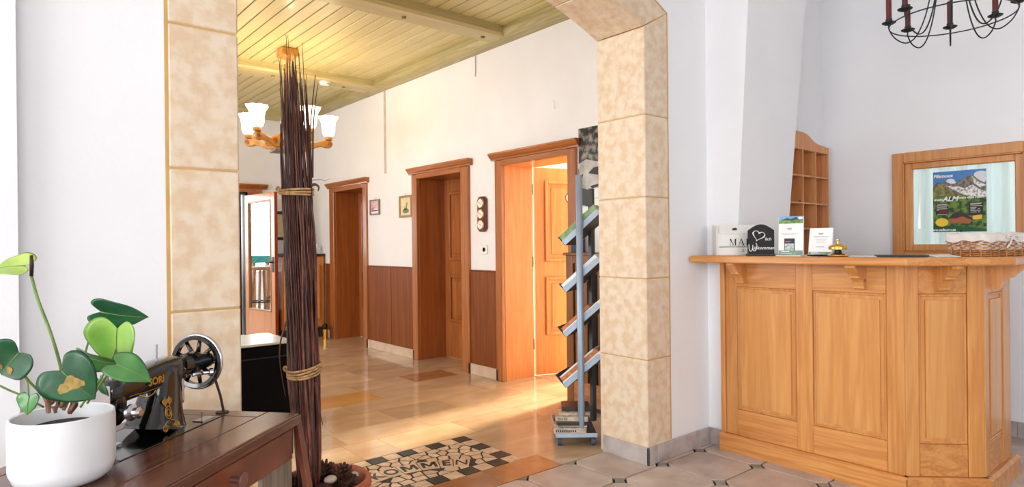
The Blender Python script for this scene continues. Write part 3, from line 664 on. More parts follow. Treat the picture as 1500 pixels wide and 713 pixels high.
GL = {'M': (1.02, [rect(.08, 0, .14, 1), rect(.78, 0, .94, 1), [(.08, 1), (.24, 1), (.55, 0), (.47, 0)], [(.77, 1), (.83, 1), (.54, 0), (.48, 0)], rect(0, 0, .22, .04), rect(.7, 0, 1.02, .04), rect(0, .96, .2, 1), rect(.8, .96, 1.02, 1)]),
      'A': (.95, [[(.08, 0), (.14, 0), (.46, .95), (.42, 1)], [(.42, 1), (.52, 1), (.88, 0), (.72, 0)], rect(.22, .32, .72, .37), rect(0, 0, .24, .04), rect(.62, 0, .98, .04)]),
      'I': (.38, [rect(.1, 0, .26, 1), rect(0, 0, .36, .04), rect(0, .96, .36, 1)]), 'L': (.75, [rect(.1, 0, .26, 1), rect(0, 0, .72, .05), [(.66, .04), (.72, .04), (.74, .26), (.71, .26)], rect(0, .96, .36, 1)])}
lx = W*.25
for ch in 'MAIL':
    bm = bmesh.new(); flat(bm, frame_mw(loc(lx, -.0008, .058), mw.to_3x3() @ Vector((1, 0, 0)), (0, 0, 1)), [[(a*.04, b*.039) for a, b in p] for p in GL[ch][1]], 0, .0006); lx += .04*GL[ch][0]+.007
    obj('letter', bm, BLACKM, t)
obj('knob', Ball(loc(W*.5, -.008, .03), .007), CHROME, t, smooth='all')
obj('oval_hole', lprism([(W*.36+.014*math.cos(a), .011, .152+.007*math.sin(a)) for a in [2*PI*k/16 for k in range(16)]], (0, -.008, .002)), BLACKM, t)
t = thing('welcome_sign', 'black arched chalkboard with a heart, reading lich Willkommen', 'sign', (3.341, 1.826, Z), math.atan2(-.88, .47))
mw = MAT[t.name]; ln = R(19); U = Vector((0, math.sin(ln), math.cos(ln)))
def sg(x, h, d=0): return loc(x, .0-d*math.cos(ln)+U.y*h, U.z*h+d*math.sin(ln)+.004)
oc = [(-.07, 0), (.07, 0), (.07, .145)]+[(.07-.14*i/10, .145+.037*math.sin(PI*i/10)) for i in range(1, 10)]+[(-.07, .145)]
obj('board', Prism([sg(x, h, .004) for x, h in oc], Vector(sg(0, 0, -.004))-Vector(sg(0, 0, .004))), BLACKM, t)
obj('foot', lprism([(-.078, -.03, 0), (.074, -.03, 0), (.074, .05, 0), (-.078, .05, 0)], (0, 0, .012), .002), BLACKM, t)
def heart(s, n=28):
    return [(s*16*math.sin(a)**3/17, s*(13*math.cos(a)-5*math.cos(2*a)-2*math.cos(3*a)-math.cos(4*a))/17) for a in [2*PI*k/n for k in range(n)]]
ca, sa = math.cos(-.3), math.sin(-.3)
hp = [sg(-.012+(x*ca-y*sa)*1.0, .115+(x*sa+y*ca), .0055) for x, y in heart(.034)]
obj('chalk_heart', Tube(hp+[hp[0]], [.0024+.0012*math.sin(k) for k in range(len(hp)+1)], 5), CHALK, t)
sw = frame_mw(sg(.038, .092, .0055), mw.to_3x3() @ Vector((1, 0, 0)), Vector(sg(0, 1))-Vector(sg(0, 0)))
obj('lettering', text_bm('lich', .024, sw, .0004, .0003, shear=.2), CHALK, t)
sw = frame_mw(sg(.004, .042, .0055), mw.to_3x3() @ Vector((1, 0, 0)), Vector(sg(0, 1))-Vector(sg(0, 0)))
bmx = text_bm('illkommen', .026, frame_mw(sg(.018, .040, .0055), mw.to_3x3() @ Vector((1, 0, 0)), Vector(sg(0, 1))-Vector(sg(0, 0))), .0004, .0002, shear=.15)
obj('lettering', bmx, CHALK, t)
obj('lettering', Tube([sg(x, h, .0055) for x, h in smooth_pts([(-.062, .062), (-.06, .03), (-.05, .022), (-.043, .04), (-.042, .058), (-.041, .03), (-.03, .024), (-.02, .05), (-.026, .07)], 4)], .0022, 5), CHALK, t)
def card(name, label, x, y0, y1, h, lean, pic):
    t = thing(name, label, 'card stand', (x, (y0+y1)/2, Z), -PI/2)
    wd = y0-y1; mw = MAT[t.name]; s, c = math.sin(lean), math.cos(lean)
    P = lambda a, b, d=0: mw @ Vector((a, b*s-d*c, b*c+d*s+.004))
    fm = frame_mw(P(-wd/2, 0), mw.to_3x3() @ Vector((1, 0, 0)), Vector(P(0, 1))-Vector(P(0, 0)))
    obj('holder', Prism([P(-wd/2-.003, 0, -.004), P(wd/2+.003, 0, -.004), P(wd/2+.003, h, -.004), P(-wd/2-.003, h, -.004)], Vector(P(0, 0, 0))-Vector(P(0, 0, -.003))), ACRYL, t)
    obj('foot', Prism([mw @ Vector(p) for p in ((-wd/2-.003, -.03, 0), (wd/2+.003, -.03, 0), (wd/2+.003, .05, 0), (-wd/2-.003, .05, 0))], (0, 0, .004)), ACRYL, t)
    pg = obj('card', Prism([P(-wd/2, 0), P(wd/2, 0), P(wd/2, h), P(-wd/2, h)], Vector(P(0, 0, .001))-Vector(P(0, 0, 0))), PAPER, t)
    def f(nm, polys, mt, z=.0011):
        bm = bmesh.new(); flat(bm, fm, [[(a*wd, b*h) for a, b in p] for p in polys], z); obj(nm, bm, mt, pg)
    f('printed_band', [rect(0, .0, 1, .125)], GREENP); f('printed_line', [rect(.1, .085, .45, .105), rect(.1, .04, .55, .052)], PAPER, .0018)

    if pic:
        f('printed_sky', [rect(0, .9, 1, 1)], colour('print_sky', (126, 176, 224))); f('printed_meadow', [[(0, .815), (1, .815), (1, .93), (.8, .9), (.62, .935), (.4, .91), (.2, .93), (0, .9)]], mottled('print_meadow', (150, 182, 96), (54, 92, 58), 60, .5, rnd=0), .0014)
        f('printed_hill', [[(.1, .9), (.35, .96), (.5, .93), (.72, .98), (.86, .91), (.6, .9)]], colour('print_hill', (44, 84, 110)), .0018)
        f('printed_cloud', [oval(.9, .95, .1, .03)], PAPER, .002)
        f('printed_line', [rect(.1, .555, .8, .563), rect(.16, .53, .72, .537), rect(.36, .66, .54, .70)], GREYP)
        f('printed_phone', [rect(.23, .125, .67, .43)], colour('print_phone', (52, 50, 74))); f('printed_screen', [rect(.26, .125, .64, .30)], mottled('print_screen', (214, 222, 226), (150, 176, 160), 90, .5, rnd=0), .0018)
        f('printed_text', [rect(.28, .34, .5, .36), rect(.25, .2, .34, .23)], colour('print_red', (196, 120, 130)), .002)
    else:
        f('printed_line', [rect(.18, .675, .85, .69), rect(.22, .64, .8, .65), rect(.27, .58, .78, .588), rect(.3, .53, .76, .537), rect(.3, .49, .7, .497), rect(.3, .45, .74, .457), rect(.36, .3, .68, .312), rect(.4, .76, .6, .82)], GREYP)
        f('printed_line', [rect(.3, .305, .68, .318)], DGREY, .0016)
card('card_stand', 'tall card in clear stand with alpine photo and printed phone', 3.385, 1.745, 1.612, .212, .04, True)
card('card_stand', 'small plain text card with sage band leaning beside the brass bell', 3.40, 1.588, 1.470, .146, .16, False)
tag(obj('pen', Tube([(3.335, 1.565, Z+.005), (3.335, 1.50, Z+.006), (3.338, 1.445, Z+.004)], [.0035, .0055, .004], 8), PENBLK, None, True), 'black pen lying before the small text card', 'pen')
t = thing('reception_bell', 'polished brass reception bell on the counter edge', 'bell', (3.33, 1.406, Z))
obj('base', Lathe([(.045, 0), (.048, .004), (.046, .011), (.036, .016), (.02, .018), (.0001, .018)], (3.33, 1.406, Z), seg=28), BRASS, t, smooth=True)
obj('striker', Lathe([(.018, .018), (.015, .034), (.006, .036), (.006, .04)], (3.33, 1.406, Z), seg=14), BLACKM, t, smooth=True)
obj('dome', Lathe([(.043, .036), (.044, .046), (.041, .055), (.03, .061), (.012, .064), (.0001, .065)], (3.33, 1.406, Z), seg=28), BRASS, t, smooth=True)
obj('plunger', Lathe([(.004, .062), (.004, .078), (.009, .083), (.009, .087), (.0001, .089)], (3.33, 1.406, Z), seg=14), BRASS, t, smooth=True)
def sheet(name, label, cat, pts, mt, th=.0012, lift=0):
    o = obj(name, Prism([(x, y, Z+z+lift) for x, y, z in pts], (0, 0, th)), mt); return tag(o, label, cat)
sheet('paper_sheet', 'white paper sheet lying between the bell and the dark folder', 'paper', [(3.36, 1.38, 0), (3.40, 1.24, 0), (3.58, 1.28, 0), (3.55, 1.42, 0)], PAPER)
t = thing('folder', 'thin slate grey folder lying flat on the counter', 'folder', (3.42, 1.14, Z))
obj('cover', Prism([(x, y, Z+.0015) for x, y in ((3.33, 1.22), (3.42, 1.03), (3.62, 1.12), (3.53, 1.31))], (0, 0, .006)), SLATE, t); obj('spine', Prism([(x, y, Z+.0015) for x, y in ((3.325, 1.222), (3.415, 1.03), (3.42, 1.03), (3.33, 1.224))], (0, 0, .008)), BLACKM, t)
sheet('paper_sheet', 'white paper with a raised corner between folder and wicker basket', 'paper', [(3.44, 1.01, 0), (3.52, .93, 0), (3.66, 1.02, .008), (3.58, 1.10, .004)], PAPER, lift=.0005)
# wicker basket
b0 = Vector((3.585, .862)); ex = Vector((.9, -.42)).normalized(); ey = Vector((-ex.y, ex.x)); LX, LY, HB = .31, .18, .105
t = thing('wicker_basket', 'honey wicker basket with white linen liner and bow', 'basket', (b0.x, b0.y, Z), math.atan2(ex.y, ex.x))
mw = MAT[t.name]
def around(g, off=0, n=12, rc=.03):
    """rounded-rectangle path around the basket, taper g"""
    x0, y0, x1, y1 = -off-.008*g, -off-.008*g, LX+off+.008*g, LY+off+.008*g; out = []
    for cx, cy, a0 in ((x1-rc, y0+rc, -PI/2), (x1-rc, y1-rc, 0), (x0+rc, y1-rc, PI/2), (x0+rc, y0+rc, PI)):
        for i in range(5): out.append((cx+rc*math.cos(a0+PI/2*i/4), cy+rc*math.sin(a0+PI/2*i/4)))
    res = []; pts = out+[out[0]]
    for a, b in zip(pts, pts[1:]):
        d = math.hypot(b[0]-a[0], b[1]-a[1]); k = max(1, round(d/.006))
        for i in range(k): res.append((a[0]+(b[0]-a[0])*i/k, a[1]+(b[1]-a[1])*i/k))
    return res
bm = bmesh.new(); rows_n = 12
for r_ in range(rows_n):
    g = r_/(rows_n-1); base = around(g); n = len(base); pts = []
    for k, (x, y) in enumerate(base):
        x2, y2 = base[(k+1) % n]; tx, ty = x2-x, y2-y; l = math.hypot(tx, ty) or 1
        wv = .0032*math.sin(k*.006/.024*PI+PI*(r_ % 2)); pts.append(loc(x+ty/l*wv, y-tx/l*wv, .006+.0085*r_+.0006*math.sin(k*.7+r_)))
    tube(bm, pts+[pts[0]], .0042, 5, False)
obj('weave', bm, WICK, t, smooth='all', stuff=True)
bs_ = around(.5)
for k in range(0, len(bs_), 8):
    x, y = bs_[k]; obj('stake', Tube([loc(x, y, 0), loc(x*1.0, y, HB+.002)], .0035, 5), WICK, t)
obj('bottom', Prism([loc(.005, .005, 0), loc(LX-.005, .005, 0), loc(LX-.005, LY-.005, 0), loc(.005, LY-.005, 0)], (0, 0, .006)), WICK, t)
bm = bmesh.new(); base = around(1, .006); n = len(base); Lr = []
for k, (x, y) in enumerate(base):
    cx, cy = LX/2, LY/2; s = .965; wv = .004*math.sin(k*.42)+.003*math.sin(k*.17+1)
    Lr.append([bm.verts.new(loc(*p)) for p in ((cx+(x-cx)*1.004, cy+(y-cy)*1.004, HB-.034+wv), (cx+(x-cx)*1.015, cy+(y-cy)*1.02, HB-.015+wv*.4), (cx+(x-cx)*1.01, cy+(y-cy)*1.01, HB+.006+wv*.5), (cx+(x-cx)*s, cy+(y-cy)*s*.98, HB+.006+wv*.5), (cx+(x-cx)*.94, cy+(y-cy)*.92, .03))])
for a, b in zip(Lr, Lr[1:]+Lr[:1]):
    for i in range(4): bm.faces.new((a[i], b[i], b[i+1], a[i+1]))
bm.faces.new([v[4] for v in Lr]); bmesh.ops.recalc_face_normals(bm, faces=bm.faces)
obj('liner', bm, LINEN, t, smooth='all')
bw = obj('bow', Ball(loc(.155, -.018, HB-.016), .008, 10, (1.2, .8, 1)), LINEN, t, smooth='all')
for pts in ([(.155, -.02, HB-.018), (.14, -.024, HB-.04), (.12, -.022, HB-.066)], [(.155, -.02, HB-.018), (.175, -.026, HB-.035), (.196, -.022, HB-.055)], [(.155, -.02, HB-.016), (.175, -.026, HB-.008), (.19, -.022, HB-.022), (.165, -.022, HB-.02)], [(.155, -.02, HB-.016), (.135, -.026, HB-.006), (.122, -.022, HB-.018), (.148, -.022, HB-.02)]):
    obj('ribbon', Tube([loc(*p) for p in smooth_pts(pts, 4)], .004, 6), LINEN, bw, smooth='all')
# ---------------------------------------------------------------- key rack on the back wall
t = thing('key_rack', 'knotty pine key rack with pigeonholes and arched crest on the white wall', 'key rack', (4.5, 2.199, 1.1))
X0, X1, YA, YZ = 4.145, 4.832, 2.1, 2.199
obj('back_panel', Box(X0, X1, YZ-.01, YZ-.001, 1.13, 1.9), RACKW, t)
for x in (X0+.006, 4.235, 4.43, 4.625, X1-.006): obj('divider', Box(x-.006, x+.006, YA, YZ-.01, 1.13, 1.885, .001), RACKW, t)
for z in (1.137, 1.328, 1.507, 1.70, 1.885): obj('shelf', Box(X0+.001, X1-.001, YA+.001, YZ-.01, z-.006, z+.006, .001), RACKW, t)
cr = [(X0, 1.88), (X1, 1.88), (X1, 1.925), (4.66, 1.938), (4.60, 1.95), (4.55, 1.972), (4.49, 1.995), (4.42, 2.004), (4.3, 2.004), (X0, 2.004)]
obj('crest', Prism([(x, YA-.004, z) for x, z in cr], (0, .018, 0), .002), RACKW, t)
# ---------------------------------------------------------------- poster stuck on the hatch pane
po = thing('alpine_poster', 'alpine poster with snowy peaks and wooden hut on the hatch window', 'poster', (XW+.01, 1.32, 1.5))
PW, PH = .299, .405; pc = (XW+.0095, 1.4715, 1.292)
fm = frame_mw(pc, (0, -1, 0), (0, 0, 1))
def pf(nm, polys, mt, z):
    if nm in ('printed_cloud', 'printed_box', 'printed_text') and len(polys) > 1: return [pf(nm, [p], mt, z+.00002*i) for i, p in enumerate(polys)]
    bm = bmesh.new(); flat(bm, fm, [[(a*PW, b*PH) for a, b in p] for p in polys], z, .0003); return obj(nm, bm, mt, po)
pf('sheet', [rect(0, 0, 1, 1)], colour('poster_sky', (78, 140, 206)), 0)
pf('printed_cloud', [oval(.34, .84, .08, .035), oval(.86, .84, .14, .09), oval(.9, .92, .12, .05), oval(.38, .81, .06, .03)], colour('poster_cloud', (236, 240, 246)), .0004)
pf('printed_ridge', [[(0, .55), (0, .78), (.08, .83), (.15, .82), (.22, .84), (.3, .8), (.4, .79), (.46, .8), (.52, .85), (.55, .83), (.58, .9), (.61, .85), (.66, .91), (.69, .89), (.74, .93), (.8, .88), (.88, .82), (1, .76), (1, .5)]], mottled('poster_rock', (150, 140, 128), (92, 88, 84), 60, .6, rnd=0), .0007)
pf('printed_snow', [[(.25, .77), (.45, .66), (.6, .6), (1, .52), (1, .64), (.86, .68), (.75, .76), (.6, .7), (.5, .74), (.4, .74)], [(.74, .9), (.85, .8), (1, .74), (.9, .70), (.78, .78)]], mottled('poster_snow', (240, 240, 238), (166, 158, 150), 70, .6, lo=.4, hi=.52, rnd=0), .001)
pf('printed_slope', [[(0, .5), (0, .76), (.1, .75), (.2, .77), (.35, .66), (.55, .6), (.8, .56), (1, .53), (1, .4), (0, .4)]], mottled('poster_slope', (160, 146, 84), (84, 96, 52), 40, .6, rnd=0), .0013)
pf('printed_meadow', [[(0, .0), (1, 0), (1, .55), (.8, .57), (.6, .54), (.3, .58), (.12, .60), (0, .6)]], mottled('poster_meadow', (112, 146, 60), (38, 66, 32), 34, .6, lo=.4, hi=.6, rnd=0), .0016)
pf('printed_footer', [rect(0, 0, .55, .1), [(.5, 0), (1, 0), (1, .04), (.6, .09)]], colour('poster_footer', (24, 92, 52)), .0019)
pf('printed_hut', [[(.32, .14), (.32, .24), (.56, .25), (.74, .2), (.7, .13)]], colour('poster_hut', (176, 104, 60)), .0022)
pf('printed_roof', [[(.3, .22), (.38, .3), (.5, .33), (.8, .2), (.78, .17), (.56, .25), (.44, .22)]], colour('poster_roof', (66, 44, 38)), .0025)
pf('printed_box', [rect(.05, .28, .3, .47), rect(.68, .26, .94, .47)], colour('poster_box', (36, 44, 30)), .0022)
pf('printed_text', [rect(a, b, c, b+.008) for a, b, c in ((.08, .45, .28), (.06, .43, .3), (.07, .41, .27), (.07, .38, .28), (.07, .36, .25), (.08, .29, .28), (.71, .45, .92), (.71, .435, .9), (.71, .41, .93), (.71, .385, .82), (.71, .36, .8), (.71, .335, .9), (.71, .31, .82), (.85, .36, .88), (.85, .31, .88))], colour('poster_text', (232, 230, 222)), .0026)
pf('printed_red_patch', [rect(.12, .32, .28, .37)], colour('poster_red', (120, 36, 40)), .0028)
pf('printed_oval', [oval(.17, .16, .125, .07)], colour('poster_yellow', (250, 210, 70)), .0026)
pf('printed_ticket', [[(.75, .19), (.92, .2), (.92, .27), (.75, .255)]], colour('poster_orange', (250, 200, 80)), .0028)
def ptxt(body, x, y, size, shear=0, off=.0006, mt=PAPER):
    mwt = frame_mw(fm @ Vector((x*PW, y*PH, .003)), (0, -1, .0), (0, 0, 1)); obj('lettering', text_bm(body, size, mwt, .0002, off, shear=shear), mt, po)
ptxt('Filzmoos', .2, .925, .031, .15, .001); ptxt('mein', .1, .535, .026, .2); ptxt('ALM', .33, .54, .045, .3, .0012); ptxt('mein dein Heim', .72, .555, .022, .2, .0005); ptxt('www.selkorn.at', .18, .035, .024)
# ---------------------------------------------------------------- iron chandelier over the counter
cc = at(1393, 28, 3.0); RG = .252
t = thing('iron_chandelier', 'black wrought iron ring chandelier with red candle sleeves over the counter', 'chandelier', tuple(cc))
fd = Vector((cc.x, cc.y, 0)).normalized(); rt = Vector((fd.y, -fd.x, 0))
bm = bmesh.new(); ring(bm, cc, RG, .003, seg=64, n=6); obj('ring', bm, IRON, t, smooth='all')
for k in range(8):
    a = R(181+45*k); d = rt*math.cos(a)+fd*math.sin(a); up = Vector((0, 0, 1))
    p = lambda r, z: cc+d*(r if r < .03 or r == RG else r*.82)+up*z
    am = obj('arm', Tube(smooth_pts([p(.02, .42), p(.045, .36), p(.09, .16), p(.125, .03), p(.17, -.055), p(.22, -.08), p(.275, -.05), p(RG, .0), p(RG, .025)], 5), .0032, 6), IRON, t, smooth='all')
    obj('drip_pan', Lathe([(.004, .02), (.019, .024), (.031, .031), (.031, .034), (.018, .03), (.0001, .03)], p(RG, 0), seg=20), IRON, t, smooth=True)
    obj('cup', Lathe([(.015, .03), (.015, .05), (.012, .052), (.0001, .052)], p(RG, 0), seg=12), IRON, t, smooth=True)
    lean = d*.0
    obj('candle_sleeve', Lathe([(.0125, .05), (.0125, .16), (.006, .162), (.0001, .162)], p(RG, 0), (0, 0, 1), 12), REDW, t, smooth=True)
    obj('bulb', Lathe([(.006, .16), (.014, .185), (.010, .215), (.0001, .235)], p(RG, 0), seg=12), ACRYL, t, smooth=True)
obj('hub', Lathe([(.02, .40), (.035, .42), (.03, .45), (.012, .48), (.008, .50), (.0001, .5)], cc, seg=16), IRON, t, smooth=True)
obj('chain_rod', Tube([cc+Vector((0, 0, .49)), (cc.x, cc.y, 3.3)], .006, 6), IRON, t)
obj('ceiling_rose', Lathe([(.05, 0), (.05, -.01), (.015, -.05), (.0001, -.05)], (cc.x, cc.y, 3.3), seg=18), IRON, t, smooth=True)
# ---------------------------------------------------------------- brochure stand
sd = Vector((.89, .456)).normalized(); sp = Vector((sd.y, -sd.x))        # length of the trays; sp rises to the right
p1 = Vector((2.835, 2.735)); p2 = p1+sd*.27
ang = R(50)
t = thing('brochure_stand', 'blue-grey metal brochure stand with slanted trays on casters', 'brochure stand', (p1.x+.1, p1.y+.08, 0))
bf, bl = Vector((.643, .766)), Vector((.766, -.643))
o0 = Vector((2.745, 2.675))+bf*.06
def B(a, l, z): q = o0+bl*a+bf*l; return (q.x, q.y, z)
obj('base_plate', Prism([B(-.128, 0, .068), B(.12, 0, .068), B(.12, .44, .068), B(-.128, .44, .068)], (0, 0, .012), .002), ALUD, t)
obj('base_edge', Prism([B(-.131, -.004, .060), B(.123, -.004, .060), B(.123, .002, .060), B(-.131, .002, .060)], (0, 0, .026), .002), TRAYM, t)
obj('base_edge', Prism([B(-.131, 0, .060), B(-.128, 0, .060), B(-.128, .44, .060), B(-.131, .44, .060)], (0, 0, .026), .001), TRAYM, t)
for a, l in ((-.105, .04), (.10, .04), (-.105, .40), (.10, .40)):
    q = B(a, l, .03); cs = obj('caster', Prism([(q[0]-.012, q[1]-.012, .045), (q[0]+.012, q[1]-.012, .045), (q[0]+.012, q[1]+.012, .045), (q[0]-.012, q[1]+.012, .045)], (0, 0, .024)), ALUD, t)
    bm = bmesh.new(); lathe(bm, [(.027, -.014), (.029, -.010), (.029, .010), (.027, .014)], (q[0], q[1], .029), (bl.x, bl.y, 0), 18); obj('wheel', bm, RUBBER, cs, smooth=True)
obj('post', Lathe([(.021, .08), (.021, 1.66), (.018, 1.664), (.0001, 1.664)], (p1.x, p1.y, 0), seg=20), ALU, t, smooth=True)
obj('post_pin', Tube([(p1.x, p1.y, 1.66), (p1.x, p1.y, 1.70)], .003, 6), ALUD, t)
obj('post', Prism([(p2.x+x, p2.y+y, .08) for x, y in ((-.018, -.015), (.018, -.015), (.018, .015), (-.018, .015))], (0, 0, 1.52), .003), ALUD, t)
obj('crossbar', Prism([(p1.x, p1.y, 1.48), (p2.x, p2.y, 1.48), (p2.x, p2.y, 1.585), (p1.x, p1.y, 1.585)], (sp.x*.012, sp.y*.012, 0), .002), ALUD, t)
sl = R(41); SU = Vector((sp.x*math.cos(sl), sp.y*math.cos(sl), math.sin(sl))); SN = Vector((-sp.x*math.sin(sl), -sp.y*math.sin(sl), math.cos(sl)))
SDV = Vector((sd.x, sd.y, 0))
covers = [('leaf_green_cover', (150, 186, 120)), ('orange_cover', (232, 150, 96)), ('olive_cover', (140, 160, 110)), ('grey_cover', (120, 116, 118)), ('tan_cover', (206, 170, 140)), ('cream_cover', (226, 206, 186)), ('dark_cover', (62, 56, 54))]
CM = {n: mottled(n, c, tuple(int(x*.78) for x in c), 30, .35, rnd=.03) for n, c in covers}
for k, (zc, hl, spec) in enumerate(((1.345, .15, [('leaf_green_cover', 'pale green brochure stack filling the topmost tray of the stand', .06)]),
        (1.05, .148, [('olive_cover', 'olive brochure in the second tray from the top', .048)]),
        (.77, .15, [('grey_cover', 'grey brochure propped high in the third tray', .034), ('orange_cover', 'orange brochure lying over the grey one in the third tray', .02)]),
        (.455, .155, [('cream_cover', 'cream brochure at the bottom of the lowest slanted tray', .034), ('orange_cover', 'orange brochure in the lowest slanted tray', .024), ('dark_cover', 'dark brochure on top in the lowest slanted tray', .012)]))):
    c = Vector((p1.x, p1.y, zc))+SDV*.0
    tr = obj('tray', Prism([c+SU*a+SN*b+SDV*.024 for a, b in ((-hl, -.016), (hl, -.016), (hl, -.012), (-hl, -.012))], SDV*.27), ALUD, t)
    for s_ in (.022, .292):
        e = hl; oc = [(-e, -.02), (e-.012, -.02)]+[(e-.012+.017*math.cos(a), -.003+.017*math.sin(a)) for a in (-PI/2, -PI/4, 0, PI/4, PI/2)]+[(-e, .014)]
        obj('tray_end', Prism([c+SU*a+SN*b+SDV*s_ for a, b in oc], SDV*.004), TRAYM, tr)
    lp = (.05, .05, .065, .085)[k]
    obj('front_lip', Prism([c+SU*(-hl-.004)+SN*b+SDV*.024 for b in (-.018, lp)]+[c+SU*(-hl)+SN*b+SDV*.024 for b in (lp, -.018)], SDV*.27), ALUD, tr)
    off = -.011
    for j, (cn_, lab, th) in enumerate(spec):
        a0, a1 = -hl+.003, hl*(1.0 if k != 2 else (1.22 if j == 0 else .75))-.02*j+(.02 if k == 3 else 0)
        bl0 = [c+SU*a0+SN*(off+.0005)+SDV*(.03+.006*j), c+SU*a1+SN*(off+.0005)+SDV*(.03+.006*j)]
        w_ = SDV*.25*(.98-.05*j)
        br_ = thing('brochure', lab, 'brochure', tuple(c+SDV*.1), 0, 'brochures on the stand')
        obj('pages', Prism([bl0[0], bl0[1], bl0[1]+SN*(th-.002), bl0[0]+SN*(th-.002)], w_), CM[cn_] if k == 0 or j == 1 else PAPER, br_)
        obj('cover', Prism([bl0[0]+SN*(th-.0019), bl0[1]+SN*(th-.0019), bl0[1]+SN*th, bl0[0]+SN*th], w_), CM[cn_], br_)
        off += th+.001
# magazines lying on the base plate
mg = [('white_magazine', (232, 224, 214), .024, -.02, 'thick white catalogue at the bottom of the floor stack'), ('blue_magazine', (150, 158, 206), .008, .01, 'thin lilac blue magazine second from the bottom of the floor stack'),
      ('olive_magazine', (96, 92, 46), .016, .0, 'olive brown magazine in the middle of the floor stack'), ('photo_magazine', (206, 190, 166), .022, .015, 'pale photo magazine upper middle of the floor stack'),
      ('pink_magazine', (236, 196, 164), .014, .04, 'salmon pink brochure second from the top of the floor stack'), ('brown_magazine', (84, 52, 42), .02, .07, 'dark brown brochure topmost of the floor stack')]
z = .0805
for k, (n_, c_, th, sh, lab) in enumerate(mg):
    th *= 1.35
    rz = math.atan2(bl.y, bl.x)+random.uniform(-.12, .12); q = o0+bl*(-.02+.5*(sh-.02))+bf*(.10+sh*.9)
    t = thing('magazine', lab+' on the stand', 'magazine', (q.x, q.y, z), rz, 'magazines on the base of the stand'); mw = MAT[t.name]
    wx, wy = .2-.012*(k % 3), .145
    obj('pages', Prism([mw @ Vector(p) for p in ((-wx/2, -wy/2, .001), (wx/2, -wy/2, .001), (wx/2, wy/2, .001), (-wx/2, wy/2, .001))], (0, 0, th-.002)), CM['cream_cover'] if k not in (2, 5) else CM['dark_cover'], t)
    mt = mottled(n_, c_, tuple(int(x*.6) for x in c_), 34, .35, rnd=0)
    for zz in (0, th-.0016): obj('cover', Prism([mw @ Vector(p) for p in ((-wx/2-.001, -wy/2-.001, zz), (wx/2+.001, -wy/2-.001, zz), (wx/2+.001, wy/2, zz), (-wx/2-.001, wy/2, zz))], (0, 0, .0012)), mt, t)
    if k in (0, 3): obj('spine_text', (lambda b: (flat(b, frame_mw(mw @ Vector((-wx/2, -wy/2-.001, 0)), mw.to_3x3() @ Vector((1, 0, 0)), (0, 0, 1)), [rect(.012+.013*i, th*.3, .02+.013*i, th*.7) for i in range(10 if k == 0 else 5)], .0002, .0004), b)[1])(bmesh.new()), DGREY if k == 0 else CM['olive_cover'], t)
    z += th+.0006
# ---------------------------------------------------------------- radiator cover with slats, and the panel standing on it
t = thing('radiator_cover', 'brown wooden radiator cover with vertical slats under the photo panel', 'radiator cover', (3.53, 3.0, 0))
y0, y1 = 2.62, 3.475
obj('top_board', Box(3.425, 3.626, y0-.01, y1+.012, 1.15, 1.172, .004), RADW, t)
obj('base_rail', Box(3.45, 3.47, y0, y1, .02, .2, .003), DOORH, t); obj('top_rail', Box(3.45, 3.47, y0, y1, 1.09, 1.15, .003), RADW, t)
obj('corner_post', Box(3.447, 3.475, y1-.075, y1, .02, 1.15, .003), RADW, t); obj('end_panel', Box(3.475, 3.626, y1-.02, y1, .02, 1.15, .002), RADW, t)
y = y1-.09
while y > y0+.05:
    obj('slat', Box(3.452, 3.468, y-.05, y, .2, 1.09, .003), RADW, t); y -= .076
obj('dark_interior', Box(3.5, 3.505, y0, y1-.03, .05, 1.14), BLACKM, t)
obj('plinth', Box(3.444, 3.47, y0, y1, 0, .03), DKFRAME, t)
t = thing('photo_panel', 'tall panel with black and white winter photo standing on the radiator cover', 'panel', (3.61, 3.05, 1.172))
obj('board', Box(3.605, 3.62, 2.66, 3.475, 1.173, 2.135), PAPER, t)
def bwmat():
    mt, nt, b = base_mat('monochrome_photo_print', .25); N = nt.nodes.new; L = nt.links.new
    tc = N('ShaderNodeTexCoord'); no = N('ShaderNodeTexNoise'); no.inputs['Scale'].default_value = 22; no.inputs['Detail'].default_value = 9; L(tc.outputs['Object'], no.inputs['Vector'])
    rp = N('ShaderNodeValToRGB'); rp.color_ramp.elements[0].position = .44; rp.color_ramp.elements[1].position = .66
    rp.color_ramp.elements[0].color = lin((26, 24, 22)); rp.color_ramp.elements[1].color = lin((150, 144, 136)); L(no.outputs['Fac'], rp.inputs[0]); L(rp.outputs[0], b.inputs['Base Color']); return mt
SNOWP = mottled('monochrome_snow_print', (206, 202, 196), (142, 138, 132), 9, .3, rnd=0)
obj('photo', Box(3.602, 3.605, 2.66, 3.475, 1.66, 2.135), bwmat(), t)
fmx = frame_mw((3.602, 3.475, 1.66), (0, -1, 0), (0, 0, 1)); bm = bmesh.new(); flat(bm, fmx, [[(0, 0), (.815, 0), (.815, .24), (.6, .2), (.4, .25), (.2, .2), (.08, .23), (0, .2)]], .0003); obj('printed_snow', bm, SNOWP, t)
bm = bmesh.new(); flat(bm, fmx, [[(.10, .12), (.16, .16), (.3, .17), (.3, .12), (.2, .10)], [(0, .10), (.05, .12), (.04, .09)], [(.12, .02), (.34, .05), (.34, .035), (.14, .0)]], .0009); obj('printed_hut', bm, BLACKM, t)
bm = bmesh.new(); flat(bm, frame_mw((3.605, 3.475, 1.173), (0, -1, 0), (0, 0, 1)), [rect(.02, .41, .3, .413), rect(.02, .35, .2, .353), rect(.02, .30, .25, .303)], .0003); obj('printed_line', bm, GREYP, t)
t = thing('leaflet_holder', 'small dark blue leaflet box on the radiator cover behind the stand', 'holder', (3.52, 3.40, 1.173))
